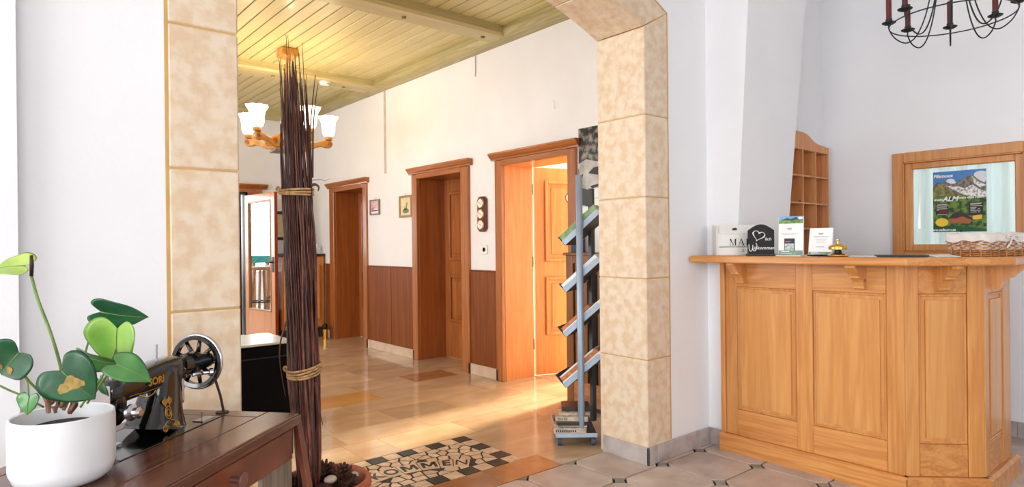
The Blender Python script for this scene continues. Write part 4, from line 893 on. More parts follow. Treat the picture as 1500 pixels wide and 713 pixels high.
bm = Box(3.48, 3.56, 3.37, 3.45, 1.1725, 1.29, .003); obj('box', bm, colour('navy_box', (52, 58, 84)), t); obj('leaflets', Box(3.49, 3.55, 3.385, 3.435, 1.285, 1.33), CM['cream_cover'], t)
# ---------------------------------------------------------------- things on the hall walls
def framed(name, label, y0, y1, z0, z1, fm_, mat_, pr, polys):
    t = thing(name, label, 'picture', (XH-.01, (y0+y1)/2, (z0+z1)/2)); wd = pr
    for a, b, c, d in ((y0, y0+wd, z0, z1), (y1-wd, y1, z0, z1), (y0+wd, y1-wd, z0, z0+wd), (y0+wd, y1-wd, z1-wd, z1)): obj('frame', Box(XH-.024, XH-.001, a, b, c, d, .003), fm_, t)
    obj('print', Box(XH-.012, XH-.002, y0+wd, y1-wd, z0+wd, z1-wd), mat_, t)
    fw = frame_mw((XH-.012, y1-wd, z0+wd), (0, -1, 0), (0, 0, 1)); sx, sz = y1-y0-2*wd, z1-z0-2*wd
    for nm, ps, m_ in polys:
        bm = bmesh.new(); flat(bm, fw, [[(a*sx, b*sz) for a, b in p] for p in ps], .0004); obj(nm, bm, m_, t)
    obj('hook', Tube([(XH-.012, (y0+y1)/2, z1), (XH-.012, (y0+y1)/2, z1+.025)], .004, 6), BRASS, t)
framed('framed_picture', 'small pinkish print in thin grey frame right of the first door', 6.735, 6.965, 1.60, 1.782, SILFR, PINKP, .014,
       [('printed_house', [rect(.1, .15, .35, .5)], colour('print_rose', (206, 120, 130))), ('printed_shape', [rect(.35, .2, .8, .3)], DGREY), ('printed_snow', [rect(.1, .05, .9, .17), rect(.4, .3, .8, .38)], PAPER)])
framed('framed_picture', 'larger cream plant print in gold frame left of the second door', 6.0, 6.27, 1.545, 1.785, GOLDFR, CREAMP, .022,
       [('printed_plant', [oval(.5, .25, .3, .14), [(.45, .3), (.6, .75), (.68, .7), (.55, .3)], [(.35, .3), (.38, .5), (.44, .3)]], colour('print_moss', (112, 126, 96)))])
t = thing('barometer', 'brown octagonal wall plaque with three round weather dials', 'barometer', (XH-.01, 4.74, 1.52))
yc, zc = 4.738, 1.522; hy_, hz = .066, .165; oc = [(-hy_+.03, -hz), (hy_-.03, -hz), (hy_, -hz+.03), (hy_, hz-.03), (hy_-.03, hz), (-hy_+.03, hz), (-hy_, hz-.03), (-hy_, -hz+.03)]
obj('plaque', Prism([(XH-.03, yc+a, zc+b) for a, b in oc], (.029, 0, 0), .006), DARKF, t)
for dz in (.1, 0, -.1):
    d_ = obj('dial', Lathe([(.045, 0), (.045, .008), (.04, .012), (.0001, .012)], (XH-.03, yc, zc+dz), (-1, 0, 0), 24), PLASTIC, t, smooth=True)
    bm = bmesh.new(); ring(bm, (XH-.04, yc, zc+dz), .043, .005, (1, 0, 0), 24, 6); obj('bezel', bm, BRASS, d_, smooth='all')
    obj('hand', Tube([(XH-.0435, yc-.02, zc+dz-.012), (XH-.0435, yc+.022, zc+dz+.014)], .0016, 4), DGREY, d_)
t = thing('wall_socket', 'white square wall socket below the barometer', 'socket', (XH, 4.72, 1.17))
obj('plate', Box(XH-.012, XH, 4.68, 4.765, 1.145, 1.235, .004), PLASTIC, t); obj('insert', Lathe([(.022, 0), (.022, .003), (.019, .003), (.017, -.006), (.0001, -.006)], (XH-.012, 4.722, 1.19), (-1, 0, 0), 18), GREYP, t, smooth=True)
tag(obj('cable', Tube([(XH-.008, 4.83, 3.03), (XH-.008, 4.83, 2.9), (XH-.01, 4.832, 2.83)], .004, 5), GREYP), 'thin cable end hanging down the hall wall below the ceiling', 'cable')
tag(obj('wall_hook', Tube(smooth_pts([(XH-.004, 3.775, 2.40), (XH-.02, 3.765, 2.41), (XH-.022, 3.75, 2.375), (XH-.004, 3.765, 2.345)], 4), .003, 5), PLASTIC), 'little white hook high on the wall above the third door', 'hook')
t = thing('smoke_detector', 'round white smoke detector under the boarded ceiling beam', 'smoke detector', (2.96, 6.64, 3.05))
obj('body', Lathe([(.055, 0), (.055, -.02), (.045, -.036), (.0001, -.042)], (2.94, 6.70, 3.05), seg=24), PLASTIC, t, smooth=True); bm = bmesh.new(); ring(bm, (2.94, 6.70, 3.024), .05, .004, seg=24, n=6); obj('grille_ring', bm, GREYP, t, smooth='all')
t = thing('framed_picture', 'dark framed picture on the end wall beside the glazed door', 'picture', (3.35, 9.24, 1.54))
for a, b, c, d in ((3.28, 3.31, 1.33, 1.745), (3.57, 3.6, 1.33, 1.745), (3.31, 3.57, 1.33, 1.37), (3.31, 3.57, 1.70, 1.745)): obj('frame', Box(a, b, 9.225, 9.249, c, d, .003), DKFRAME, t)
obj('print', Box(3.31, 3.57, 9.238, 9.247, 1.37, 1.70), CREAMP, t)
# cabinet at the far end, doorstop
t = thing('hall_cabinet', 'light brown cabinet standing in the far corner of the hall', 'cabinet', (3.3, 8.7, 0))
obj('carcass', Box(3.03, 3.61, 8.30, 9.2, .13, 1.10, .004), DOORW, t); obj('top', Box(3.02, 3.615, 8.28, 9.21, 1.10, 1.13, .004), DKFRAME, t)
dr = obj('door', Box(3.05, 3.59, 8.285, 8.30, .15, 1.08, .003), PALEDOOR, t); panel(dr, lambda u, o, z: (3.05+u, 8.285-o, z), .06, .48, .24, .98, PALEDOOR); obj('knob', Ball((3.08, 8.275, .65), .012), BRASS, dr)
for x in (3.07, 3.57):
    for y in (8.36, 9.14): obj('leg', Box(x-.03, x+.03, y-.03, y+.03, 0, .13), DKFRAME, t)
for k, (x, h) in enumerate(((3.505, .1), (3.545, .13), (3.58, .08))):
    tag(obj('liqueur_glass', Lathe([(.014, 0), (.014, .003), (.004, .006), (.004, h*.5), (.016, h*.6), (.018, h), (.016, h), (.003, h*.58)], (x, 8.40, 1.1305), seg=12), ACRYL, None, True), ('shortest', 'tallest', 'middle')[(1, 1, 0)[k] if k else 2]+' of the tiny glasses standing on the far hall cabinet', 'glass', 'tiny glasses on the far cabinet')
t = thing('doorstop', 'small brass cylinder with black top on the floor by the first door', 'doorstop', (3.55, 8.16, 0))
obj('cylinder', Lathe([(.035, 0), (.035, .13), (.03, .135), (.0001, .135)], (3.50, 8.05, 0), seg=18), BRASS, t, smooth=True); obj('black_top', Lathe([(.028, .135), (.034, .16), (.03, .2), (.0001, .215)], (3.50, 8.05, 0), seg=14), BLACKM, t, smooth=True)
# black bench behind the twig bundle
t = thing('black_bench', 'black leatherette box bench behind the arch pillar', 'bench', (1.15, 4.4, 0))
obj('seat_box', Box(.62, 1.60, 4.2, 4.7, .03, .60, .02), BLACK, t, smooth=True); obj('plinth', Box(.66, 1.56, 4.24, 4.66, 0, .03), BLACKM, t); obj('seam', Tube([(.62, 4.199, .52), (1.60, 4.199, .52)], .004, 6), BLACKM, t)
obj('pale_top', Box(.61, 1.61, 4.19, 4.71, .60, .615, .004), PALEST, t)
# ---------------------------------------------------------------- dining room seen in the door pane
def stool(x, y, lab):
    t = thing('bar_stool', lab, 'stool', (x, y, 0), 0, 'bar stools in the dining room')
    obj('seat', Lathe([(.16, .84), (.19, .85), (.19, .885), (.17, .9), (.0001, .9)], (x, y, 0), seg=24), LWOOD, t, smooth=True)
    for k in range(4):
        a = PI/4+PI/2*k; obj('leg', Tube([(x+.11*math.cos(a), y+.11*math.sin(a), .85), (x+.21*math.cos(a), y+.21*math.sin(a), 0)], .022, 8), LWOOD, t)
    bm = bmesh.new(); ring(bm, (x, y, .32), .19, .012, seg=24); obj('foot_ring', bm, IRON, t, smooth='all')
stool(1.80, 10.61, 'wooden bar stool with foot ring nearest the glazed door')
stool(1.15, 11.2, 'wooden bar stool farther back by the bar with teal cloth')
t = thing('bar_table', 'tall dining room table under a teal cloth', 'table', (1.6, 11.9, 0))
obj('table_top', Box(1.0, 2.3, 11.6, 12.2, 1.02, 1.05), LWOOD, t); obj('cloth', Box(.98, 2.32, 11.58, 12.22, .93, 1.058), TEAL, t)
for x in (1.06, 2.24):
    for y in (11.66, 12.14): obj('leg', Box(x-.03, x+.03, y-.03, y+.03, 0, 1.02), LWOOD, t)
t = thing('table_lamp', 'white shaded lamp on the teal covered table', 'lamp', (1.7, 11.9, 1.06))
obj('base', Lathe([(.08, 0), (.08, .02), (.015, .03), (.015, .35), (.0001, .35)], (1.7, 11.9, 1.059), seg=18), IRON, t, smooth=True); obj('lamp_shade', Lathe([(.17, .33), (.1, .58), (.098, .58), (.168, .33), (.17, .33)], (1.7, 11.9, 1.059), seg=20), LINEN, t, smooth=True)
# ---------------------------------------------------------------- carved chandelier in the hall
hc = Vector((2.285, 6.07, 2.25))
t = thing('wooden_chandelier', 'carved honey wood chandelier with lit frosted tulip shades in the hall', 'chandelier', tuple(hc))
obj('ceiling_block', Prism([(2.21, 5.99, 3.05), (2.37, 5.99, 3.05), (2.37, 6.15, 3.05), (2.21, 6.15, 3.05)], (0, 0, .09), .012), CHANW, t)
obj('drop_rod', Tube([hc+Vector((0, 0, .1)), (hc.x, hc.y, 3.06)], .012, 8), CHANW, t)
obj('hub', Lathe([(.0001, -.075), (.05, -.07), (.062, -.02), (.11, 0), (.1, .05), (.05, .08), (.045, .16), (.075, .19), (.05, .22), (.0001, .23)], hc, seg=24), CHANW, t, smooth=True)
obj('drop_plate', Prism([hc+Vector((x, y, -.105)) for x, y in ((-.16, -.1), (.12, -.16), (.16, .1), (-.12, .16))], (0, 0, .02), .004), OLDW, t)
obj('drop_stem', Tube([hc+Vector((0, 0, -.1)), hc+Vector((0, 0, -.06))], .02, 8), CHANW, t)
fd0 = Vector((hc.x, hc.y, 0)).normalized(); rt0 = Vector((fd0.y, -fd0.x, 0))
for k in range(5):
    a = R(12+72*k); d = (rt0*math.cos(a)+fd0*math.sin(a))*.93; s = Vector((-d.y, d.x, 0)); up = Vector((0, 0, 1))
    pr = [(.07, .055), (.12, .06), (.17, .04), (.21, .015), (.26, .0), (.31, .015), (.35, .03), (.40, .035), (.445, .03), (.46, .01), (.455, -.02), (.43, -.04), (.39, -.042), (.34, -.03), (.29, -.045), (.23, -.07), (.16, -.075), (.11, -.06), (.07, -.05)]
    am = obj('arm', Prism([hc+d*r_+up*z_-s*.022 for r_, z_ in pr], s*.044, .006), CHANW, t)
    for (r0_, z0_, q_) in ((.425, -.004, .024), (.2, -.025, .03)):
        bm = bmesh.new(); sp_ = [hc+d*(r0_+q_*(1-i/22)*math.cos(i*.62))+up*(z0_+q_*(1-i/22)*math.sin(i*.62))-s*.024 for i in range(18)]; tube(bm, sp_, .004, 5); sp2 = [p+s*.048 for p in sp_]; tube(bm, sp2, .004, 5); obj('scroll', bm, DOORW, am)
    cpos = hc+d*.42+up*.035
    obj('socket', Lathe([(.028, 0), (.036, .006), (.036, .032), (.03, .04), (.0001, .04)], cpos, seg=16), CHANW, am, smooth=True)
    fl = lambda r, h, th: r*(1+.16*max(0, (h-.15)/.09)*math.cos(8*th))
    obj('lamp_shade', Lathe([(.026, .036), (.05, .05), (.062, .09), (.064, .14), (.072, .19), (.092, .235), (.089, .235), (.068, .19), (.06, .14), (.058, .09), (.046, .055), (.0001, .045)], cpos, seg=32, fn=fl), SHADE, t, smooth='all')
    l = bpy.data.lights.new('chandelier_bulb', 'POINT'); l.energy = 3.4; l.color = (1, .84, .58); l.shadow_soft_size = .03
    lo = bpy.data.objects.new('chandelier_bulb', l); COL.objects.link(lo); lo.location = cpos+Vector((0, 0, .27))
# ---------------------------------------------------------------- twig bundle standing in a terracotta pot
rt = random.Random(11)
PB = Vector((1.028, 2.388)); ZR = .335
t = thing('plant_pot', 'round terracotta pot holding pine cones and the twig bundle', 'pot', (PB.x, PB.y, 0))
obj('bowl', Lathe([(.12, 0), (.15, .12), (.165, .27), (.176, .275), (.18, .29), (.18, ZR-.008), (.172, ZR), (.163, ZR), (.157, ZR-.01), (.15, .26), (.148, .235), (.0001, .23)], (PB.x, PB.y, 0), seg=40), TERRA, t, smooth=True)
obj('soil', Lathe([(.149, .24), (.08, .25), (.0001, .252)], (PB.x, PB.y, 0), seg=24), SOIL, t)
bb = Vector((.978, 2.411, .255)); bt = Vector((.932, 2.438, 2.05))
tw = thing('twig_bundle', 'tall bundle of dark red-brown twigs bound with straw rope', 'twig bundle', (bb.x, bb.y, .25))
def axis(z): f = (z-bb.z)/(bt.z-bb.z); return Vector((bb.x+(bt.x-bb.x)*f, bb.y+(bt.y-bb.y)*f, z))
def brad(z):
    pts = [(.25, .036), (.45, .052), (.62, .064), (.72, .0665), (1.0, .069), (1.44, .0655), (1.6, .066), (1.8, .064), (2.1, .066)]
    for (a, ra), (b, rb) in zip(pts, pts[1:]):
        if z <= b: return .83*(ra+(rb-ra)*(z-a)/(b-a))
    return .055
NT = 112
for k in range(NT):
    a = k*2.39996; f = math.sqrt((k+.5)/NT)
    if k > 58: f = .90+.10*rt.random()
    zt = rt.uniform(1.62, 1.97) if f > .8 else rt.uniform(1.75, 2.0)
    if rt.random() < .08: zt = rt.uniform(1.96, 2.06)
    zs = [.26+(zt-.26)*i/9 for i in range(10)]; pts = []; ph = rt.uniform(0, 6); am = rt.uniform(.0015, .007); da = 0
    tip = rt.uniform(.6, 1.12)
    for i, z in enumerate(zs):
        r = brad(z)*f*(1 if z < 1.5 else 1+(tip-1)*(z-1.5)/.5); da += rt.uniform(-.035, .035)
        pts.append(axis(z)+Vector((r*math.cos(a+da), r*math.sin(a+da), 0))+Vector((math.sin(ph+i*1.3), math.cos(ph*2+i*1.7), 0))*am)
    r0 = rt.uniform(.0046, .0078)
    obj('twig', Tube(pts, [r0*(1-.1*i) if i < 8 else r0*(.32 if i == 8 else .16) for i in range(10)], 5), rt.choice((TWIG, TWIG, TWIGR, TWIGD, TWIGD)), tw, smooth='all')
def stray(pts, r): obj('twig', Tube(smooth_pts(pts, 3), [r*(1-.7*i/((len(pts)-1)*3)) for i in range((len(pts)-1)*3+1)], 5), TWIGD, tw, smooth='all')
D0 = 2.455
stray([at(453, 330, D0), at(452, 240, D0), at(456, 170, D0), at(462, 110, D0)], .005); stray([at(456, 300, D0), at(455, 220, D0), at(450, 150, D0), at(448, 125, D0)], .005); stray([at(458, 260, D0), at(459, 190, D0), at(462, 150, D0), at(466, 122, D0)], .004)
stray([at(455, 290, D0-.04), at(460, 330, D0-.04), at(464, 400, D0-.04), at(463, 520, D0-.04)], .0045); stray([at(462, 560, D0-.06), at(466, 590, D0-.06), at(470, 610, D0-.06), at(473, 622, D0-.06)], .0045)
stray([at(420, 470, D0-.04), at(411, 500, D0-.06), at(410, 530, D0-.06), at(418, 580, D0-.04)], .004)
stray([at(455, 272, D0-.02), at(462, 270, D0-.02), at(467, 274, D0-.02), at(466, 280, D0-.02)], .007); stray([at(458, 264, D0), at(470, 263, D0), at(476, 265, D0), at(484, 261, D0)], .0014)
for zc, n, tl in ((1.455, 3, .0), (.765, 4, .012)):
    for j in range(n):
        z = zc+.008*(j-(n-1)/2); c = axis(z); bm = bmesh.new(); pts = [c+Vector(((brad(z)+.007)*math.cos(a), (brad(z)+.007)*math.sin(a), .004*math.sin(a+j)+tl*math.cos(a-.3))) for a in [2*PI*i/40 for i in range(41)]]
        tube(bm, pts, .0045, 6, False); obj('rope_turn', bm, ROPE, tw, smooth='all')
    c = axis(zc); kn = c+(_r*-.93-_f*.36)*(brad(zc)+.008)+Vector((0, 0, -.004))
    obj('rope_knot', Tube(smooth_pts([kn, kn+Vector((-.012, 0, .012)), kn+Vector((-.008, -.005, .022)), kn+Vector((.006, -.004, .008))], 4), .0045, 6), ROPE, tw, smooth='all')
def cone(x, y, z, s, tilt, lab):
    t = thing('pine_cone', lab, 'pine cone', (x, y, z), 0, 'pine cones in the terracotta pot')
    q = Matrix.Translation((x, y, z)) @ Matrix.Rotation(tilt[0], 4, 'X') @ Matrix.Rotation(tilt[1], 4, 'Y')
    bm = bmesh.new(); lathe(bm, [(.004, -.045*s/.05), (.5*s, -.02*s/.05), (.55*s, 0), (.4*s, .5*s), (.005, .9*s)], seg=10); bm.transform(q); obj('core', bm, CONE, t)
    bm = bmesh.new()
    for i in range(78):
        f = i/77; h = (-.8+1.7*f)*s; r = s*(.62*math.sqrt(max(.02, 1-((h/s-.0)/1.0)**2))); a = i*2.39996; d = Vector((math.cos(a), math.sin(a), 0)); sd_ = Vector((-d.y, d.x, 0)); w_ = .2*s
        p0 = d*r*.55+Vector((0, 0, h-.05*s)); p1_ = d*(r*1.25)+Vector((0, 0, h+.22*s)); v = [bm.verts.new(p0-sd_*w_*.5), bm.verts.new(p0+sd_*w_*.5), bm.verts.new(p1_+sd_*w_*.6), bm.verts.new(p1_+d*.03*s+Vector((0, 0, .08*s))), bm.verts.new(p1_-sd_*w_*.6)]
        bm.faces.new(v); lo_ = bm.verts.new(p1_-d*.05*s+Vector((0, 0, -.1*s))); bm.faces.new((v[0], v[4], lo_)); bm.faces.new((v[1], lo_, v[2])); bm.faces.new((v[4], v[3], lo_)); bm.faces.new((v[3], v[2], lo_)); bm.faces.new((v[1], v[0], lo_))
    bm.transform(q); obj('scales', bm, CONE, t, stuff=True)
cone(1.05, 2.47, .315, .058, (.3, .5), 'large dark pine cone at the back of the terracotta pot'); cone(1.10, 2.395, .312, .055, (-.5, .6), 'dark pine cone against the right rim of the terracotta pot')
cone(1.08, 2.315, .31, .053, (.8, .3), 'dark pine cone at the front right of the terracotta pot'); cone(.985, 2.305, .305, .05, (.9, -.2), 'dark pine cone at the front of the terracotta pot by the table')
cone(.945, 2.475, .305, .046, (-.4, -.6), 'dark pine cone behind the twigs in the terracotta pot')
for k, (x, y, z, r, lab) in enumerate(((1.03, 2.335, .345, .022, 'round pale pebble lying on cones beside the twigs'), (1.125, 2.335, .338, .02, 'pale pebble near the right rim of the terracotta pot'), (1.14, 2.37, .322, .016, 'smallest pale pebble tucked under the right pot rim'))):
    tag(obj('pebble', Ball((x, y, z), r, 12, (1.2, .9, .7)), PEBBLE, None, 'all'), lab, 'pebble', 'pebbles in the terracotta pot')
# ---------------------------------------------------------------- treadle sewing table
TA = Vector((.697, 1.79)); TU = Vector((.755, .656)).normalized(); TV = Vector((TU.y, -TU.x)); TZ = math.atan2(TU.y, TU.x)
def T(u, v, z): q = TA+TU*u+TV*v; return Vector((q.x, q.y, z))
def tb(u0, u1, v0, v1, z0, z1, bev=.002): return Prism([T(u0, v0, z0), T(u1, v0, z0), T(u1, v1, z0), T(u0, v1, z0)], (0, 0, z1-z0), bev)
t = thing('sewing_table', 'worn dark brown wooden sewing table with drawer by the arch', 'table', (TA.x, TA.y, 0), TZ)
H = .77
for b in ((-1.06, 0, -.095, .0), (-.053, 0, -.437, -.097), (-.78, -.055, -.2, -.097), (-1.06, -.055, -.437, -.388), (-1.06, -.432, -.387, -.202), (-1.06, -.782, -.2, -.097)):
    obj('top_board', tb(*b, H-.024, H, .0025), DARKW, t)
obj('machine_well', tb(-.432, -.055, -.388, -.2, H-.05, H-.03, 0), BLACKM, t)
obj('top_edge', tb(-1.06, .004, -.002, .006, H-.03, H-.004, .002), DARKW, t)
obj('top_apron', tb(-1.04, -.006, -.02, -.004, .735, H-.024, 0), DARKF, t)
dw = obj('drawer', tb(-.78, -.038, -.03, -.0, .652, .737, .003), DARKF, t)
kp = T(-.325, 0, .699)
tv3 = Vector((TV.x, TV.y, 0))
obj('knob', Lathe([(.009, 0), (.009, .024), (.018, .027), (.018, .031), (.016, .033), (.0001, .033)], kp, tv3, 20), plain('worn_pinkish_metal', (150, 108, 98), .3, metal=.7), dw, smooth=True)
obj('gap_shade', tb(-.036, .006, -.42, -.022, .652, H-.024, 0), BLACKM, t)  # black filler, stands for the shade in the opening beside the drawer
obj('back_apron', tb(-1.04, -.03, -.425, -.41, .60, H-.024, 0), DARKF, t)
def legboard(u0, u1, v, sgn, nm='leg'):
    bm = bmesh.new(); pr = [(v+sgn*.008, H-.026), (v+sgn*.026, H-.026), (v+sgn*.150, 0), (v+sgn*.130, 0)]
    prism(bm, [T(u0, a, z) for a, z in pr], Vector((TU.x, TU.y, 0))*(u1-u0), .003); obj(nm, bm, DARKF, t)
legboard(-.014, .012, -.022, 1); legboard(-.014, .012, -.415, -1); legboard(-1.03, -1.0, -.022, 1); legboard(-1.03, -1.0, -.415, -1)
obj('inner_side', tb(-.15, .010, -.04, -.028, .05, .65), OLDW, t); obj('inner_side', tb(-.12, -.108, -.30, -.10, .05, .60), OLDW, t)
obj('stretcher', tb(-1.0, -.06, -.26, -.20, .10, .13), DARKW, t)
# ---------------------------------------------------------------- sewing machine
t = thing('sewing_machine', 'black antique sewing machine with gold ornaments and spoked handwheel on the table', 'sewing machine', (*T(-.24, -.295, H)[:2], H-.02), TZ)
obj('bed_plate', tb(-.43, -.058, -.386, -.203, H-.022, H+.001, .002), LACQ, t)
def sweep(bm, path, e=.62, n=20, vc=-.295):
    """path: (u, z, half across, half along v); superellipse sections square to the path"""
    P = [Vector((p[0], p[1])) for p in path]; rings = []
    for i, p in enumerate(path):
        tg = (P[min(i+1, len(P)-1)]-P[max(i-1, 0)]).normalized(); nn = Vector((-tg.y, tg.x)); rg = []
        for k in range(n):
            a = 2*PI*k/n; ca, sa = math.cos(a), math.sin(a); x = math.copysign(abs(ca)**e, ca)*p[2]; y = math.copysign(abs(sa)**e, sa)*p[3]
            w_ = P[i]+nn*x; rg.append(bm.verts.new(T(w_.x, vc+y, w_.y)))
        rings.append(rg)
    for a, b in zip(rings, rings[1:]):
        for k in range(n): bm.faces.new((a[k], a[(k+1) % n], b[(k+1) % n], b[k]))
    bm.faces.new(rings[0]); bm.faces.new(list(reversed(rings[-1])))
bm = bmesh.new()
sweep(bm, [(-.205, H, .085, .058), (-.203, H+.006, .085, .058), (-.200, H+.02, .076, .052), (-.192, H+.05, .061, .045), (-.186, H+.085, .052, .041), (-.183, H+.115, .049, .04), (-.186, H+.14, .047, .04), (-.192, H+.165, .035, .036), (-.197, H+.175, .015, .02)])
sweep(bm, [(-.118, H+.148, .026, .028), (-.124, H+.148, .034, .036), (-.15, H+.148, .036, .038), (-.20, H+.146, .036, .037), (-.25, H+.141, .034, .034), (-.30, H+.136, .031, .031), (-.34, H+.133, .03, .03), (-.372, H+.132, .029, .03), (-.38, H+.132, .02, .022)])
sweep(bm, [(-.352, H+.165, .012, .016), (-.352, H+.162, .026, .028), (-.352, H+.12, .028, .03), (-.352, H+.07, .027, .028), (-.352, H+.055, .015, .018)])
bmesh.ops.recalc_face_normals(bm, faces=bm.faces); obj('body', bm, LACQ, t, smooth='all')
obj('face_plate', Prism([T(-.381, -.32, H+.06), T(-.381, -.27, H+.06), T(-.381, -.27, H+.155), T(-.381, -.32, H+.155)], Vector((TU.x, TU.y, 0))*-.004, .002), CHROME, t)
for v_ in (-.305, -.288): obj('needle_bar', Tube([T(-.352, v_, H+.01), T(-.352, v_, H+.21 if v_ < -.3 else H+.18)], .004, 8), CHROME, t)
obj('presser_foot', Prism([T(-.365, -.31, H+.003), T(-.335, -.31, H+.003), T(-.335, -.28, H+.003), T(-.365, -.28, H+.003)], (0, 0, .006), .001), CHROME, t)
u3 = Vector((TU.x, TU.y, 0))
WC = T(-.035, -.295, H+.148); WR = .076
wh = bmesh.new(); lathe(wh, [(WR-.013, -.009), (WR-.003, -.011), (WR, -.006), (WR, .006), (WR-.003, .011), (WR-.013, .009), (WR-.013, -.009)], WC, u3, 48); bmesh.ops.remove_doubles(wh, verts=wh.verts, dist=1e-5)
wl = obj('handwheel', wh, LACQ, t, smooth=True)
rb = bmesh.new(); ring(rb, WC+u3*.002, WR, .0052, u3, 48, 8); obj('chrome_rim', rb, CHROME, wl, smooth='all')
for k in range(9):
    a = 2*PI*k/9; d = tv3*math.cos(a)+Vector((0, 0, 1))*math.sin(a); obj('spoke', Tube([WC+d*.02, WC+d*(WR-.01)], [.007, .005], 6), LACQ, wl, smooth='all')
obj('hub', Lathe([(.026, -.09), (.03, -.05), (.034, -.02), (.03, .0), (.024, .018), (.018, .024), (.0001, .024)], WC, u3, 24), LACQ, wl, smooth=True)
obj('clutch_knob', Lathe([(.012, .024), (.016, .028), (.016, .04), (.01, .046), (.0001, .046)], WC, u3, 18), CHROME, wl, smooth=True)
bw_ = WC+tv3*.036+Vector((0, 0, -.018))-u3*.01
obj('bobbin_winder', Lathe([(.02, -.01), (.022, 0), (.02, .012), (.008, .014), (.008, .02), (.0001, .02)], bw_+Vector((0, 0, .025)), u3, 18), LACQ, t, smooth=True)
obj('winder_screw', Lathe([(.006, -.02), (.006, .0), (.012, .003), (.012, .012), (.0001, .013)], bw_+tv3*.008+Vector((0, 0, -.01)), (u3*.6+tv3*.8), 14), CHROME, t, smooth=True)
obj('winder_arm', Tube([T(-.11, -.255, H+.125), T(-.085, -.25, H+.125), T(-.075, -.25, H+.122)], .005, 8), CHROME, t, smooth='all')
obj('belt_rod', Tube([T(-.045, -.232, H+.105), T(-.03, -.225, H+.05), T(-.02, -.222, H+.003)], .0035, 6), plain('dark_leather_belt', (58, 34, 28), .5), t)
obj('belt_hole', Lathe([(.018, .0005), (.018, .003), (.0001, .003)], T(-.022, -.225, H), seg=16), BLACKM, t)
obj('spool_pin', Tube([T(-.19, -.30, H+.17), T(-.19, -.30, H+.222)], .0025, 6), CHROME, t)
obj('tension_disc', Lathe([(.006, 0), (.006, .012), (.02, .016), (.02, .022), (.012, .026), (.012, .038), (.014, .04), (.008, .046), (.0001, .046)], T(-.345, -.266, H+.085), tv3, 18), CHROME, t, smooth=True)
obj('thread_hook', Tube(smooth_pts([T(-.30, -.262, H+.115), T(-.29, -.25, H+.108), T(-.27, -.248, H+.112), T(-.26, -.25, H+.118)], 4), .0016, 5), BRASS, t)
# slotted chrome plate on the pillar's end face, gold ornament on pillar and arm
def endp(a, b, o=0): return T(-.1355+.012*0+o+(.008 if b < .06 else 0), -.295+a, H+b)
def stad(r, z0, z1, n=8): return [(r*math.cos(x), z1+r*math.sin(x)) for x in [PI*i/n for i in range(n+1)]]+[(r*math.cos(x), z0+r*math.sin(x)) for x in [PI+PI*i/n for i in range(n+1)]]
pl = obj('slot_plate', Prism([T(-.128, -.278+a*1.0, H+b) for a, b in stad(.012, .062, .118)], -u3*.008, .001), CHROME, t)
obj('slot', Prism([T(-.1274, -.278+a, H+b) for a, b in stad(.004, .062, .118)], u3*.0006), BLACKM, pl); obj('slot_screw', Ball(T(-.124, -.276, H+.095), .007, 10), CHROME, pl, smooth='all')
def gold(pts, r=.0013): obj('gold_ornament', Tube(pts, r, 5), GOLD, t, smooth='all')
def side_v(u, z):
    """outer v of the pillar front at height z"""
    zs = [(0, .058), (.02, .052), (.05, .045), (.085, .041), (.14, .04)]
    for (a, ra), (b, rb) in zip(zs, zs[1:]):
        if z <= b: return ra+(rb-ra)*(z-a)/(b-a)
    return .04
def PS(u, z): return T(u, -.295+side_v(u, z)+.0012, H+z)
for k in range(2):
    s_ = 1-.45*k; gold([PS(-.215+.011*s_*math.cos(a), .05+.016*s_*math.sin(a)) for a in [2*PI*i/24 for i in range(25)]], .0016)
for sx in (-1, 1):
    gold([PS(-.215+sx*(.006+.014*abs(math.sin(a*.5))), .016+.012*i/9*1.2) for i, a in enumerate([2*PI*j/9 for j in range(10)])], .0016); gold([PS(-.215+sx*(.022-.010*math.cos(a)*(1-i/20)), .014+.010*math.sin(a)*(1-i/20)) for i, a in enumerate([4.5*PI*j/18 for j in range(19)])], .0016)
    gold([PS(-.215+sx*(.010+.007*math.cos(a)*(1-i/24)), .078+.009*math.sin(a)*(1-i/24)) for i, a in enumerate([4*PI*j/18 for j in range(19)])], .0016); gold([PS(-.215+sx*.004*(1+math.sin(i*.9)), .064+.003*i) for i in range(10)], .0014)
for sx in (-1, 1):
    gold([T(-.1315+.0, -.29+sx*(.012+.006*math.cos(a)), H+.03+.012*math.sin(a)) for a in [2*PI*i/16 for i in range(17)]], .0012)
gold([T(-.1155-.0, -.292+.012*math.cos(a), H+.018+.008*math.sin(a)) for a in [2*PI*i/20 for i in range(21)]], .0016)
obj('lettering', text_bm('SORI', .026, frame_mw(T(-.246, -.2566, H+.139), u3, (0, 0, 1)), .0005, .0006), GOLD, t)
gold([T(-.33+.012*i, -.2635+.0022*(i/15), H+.118+.001*math.sin(i)) for i in range(16)], .0008)
obj('slide_plate', tb(-.125, -.07, -.245, -.215, H+.0011, H+.003, 0), CHROME, t); obj('slide_screw', Tube([T(-.1, -.235, H+.003), T(-.1, -.235, H+.022)], .003, 6), CHROME, t)
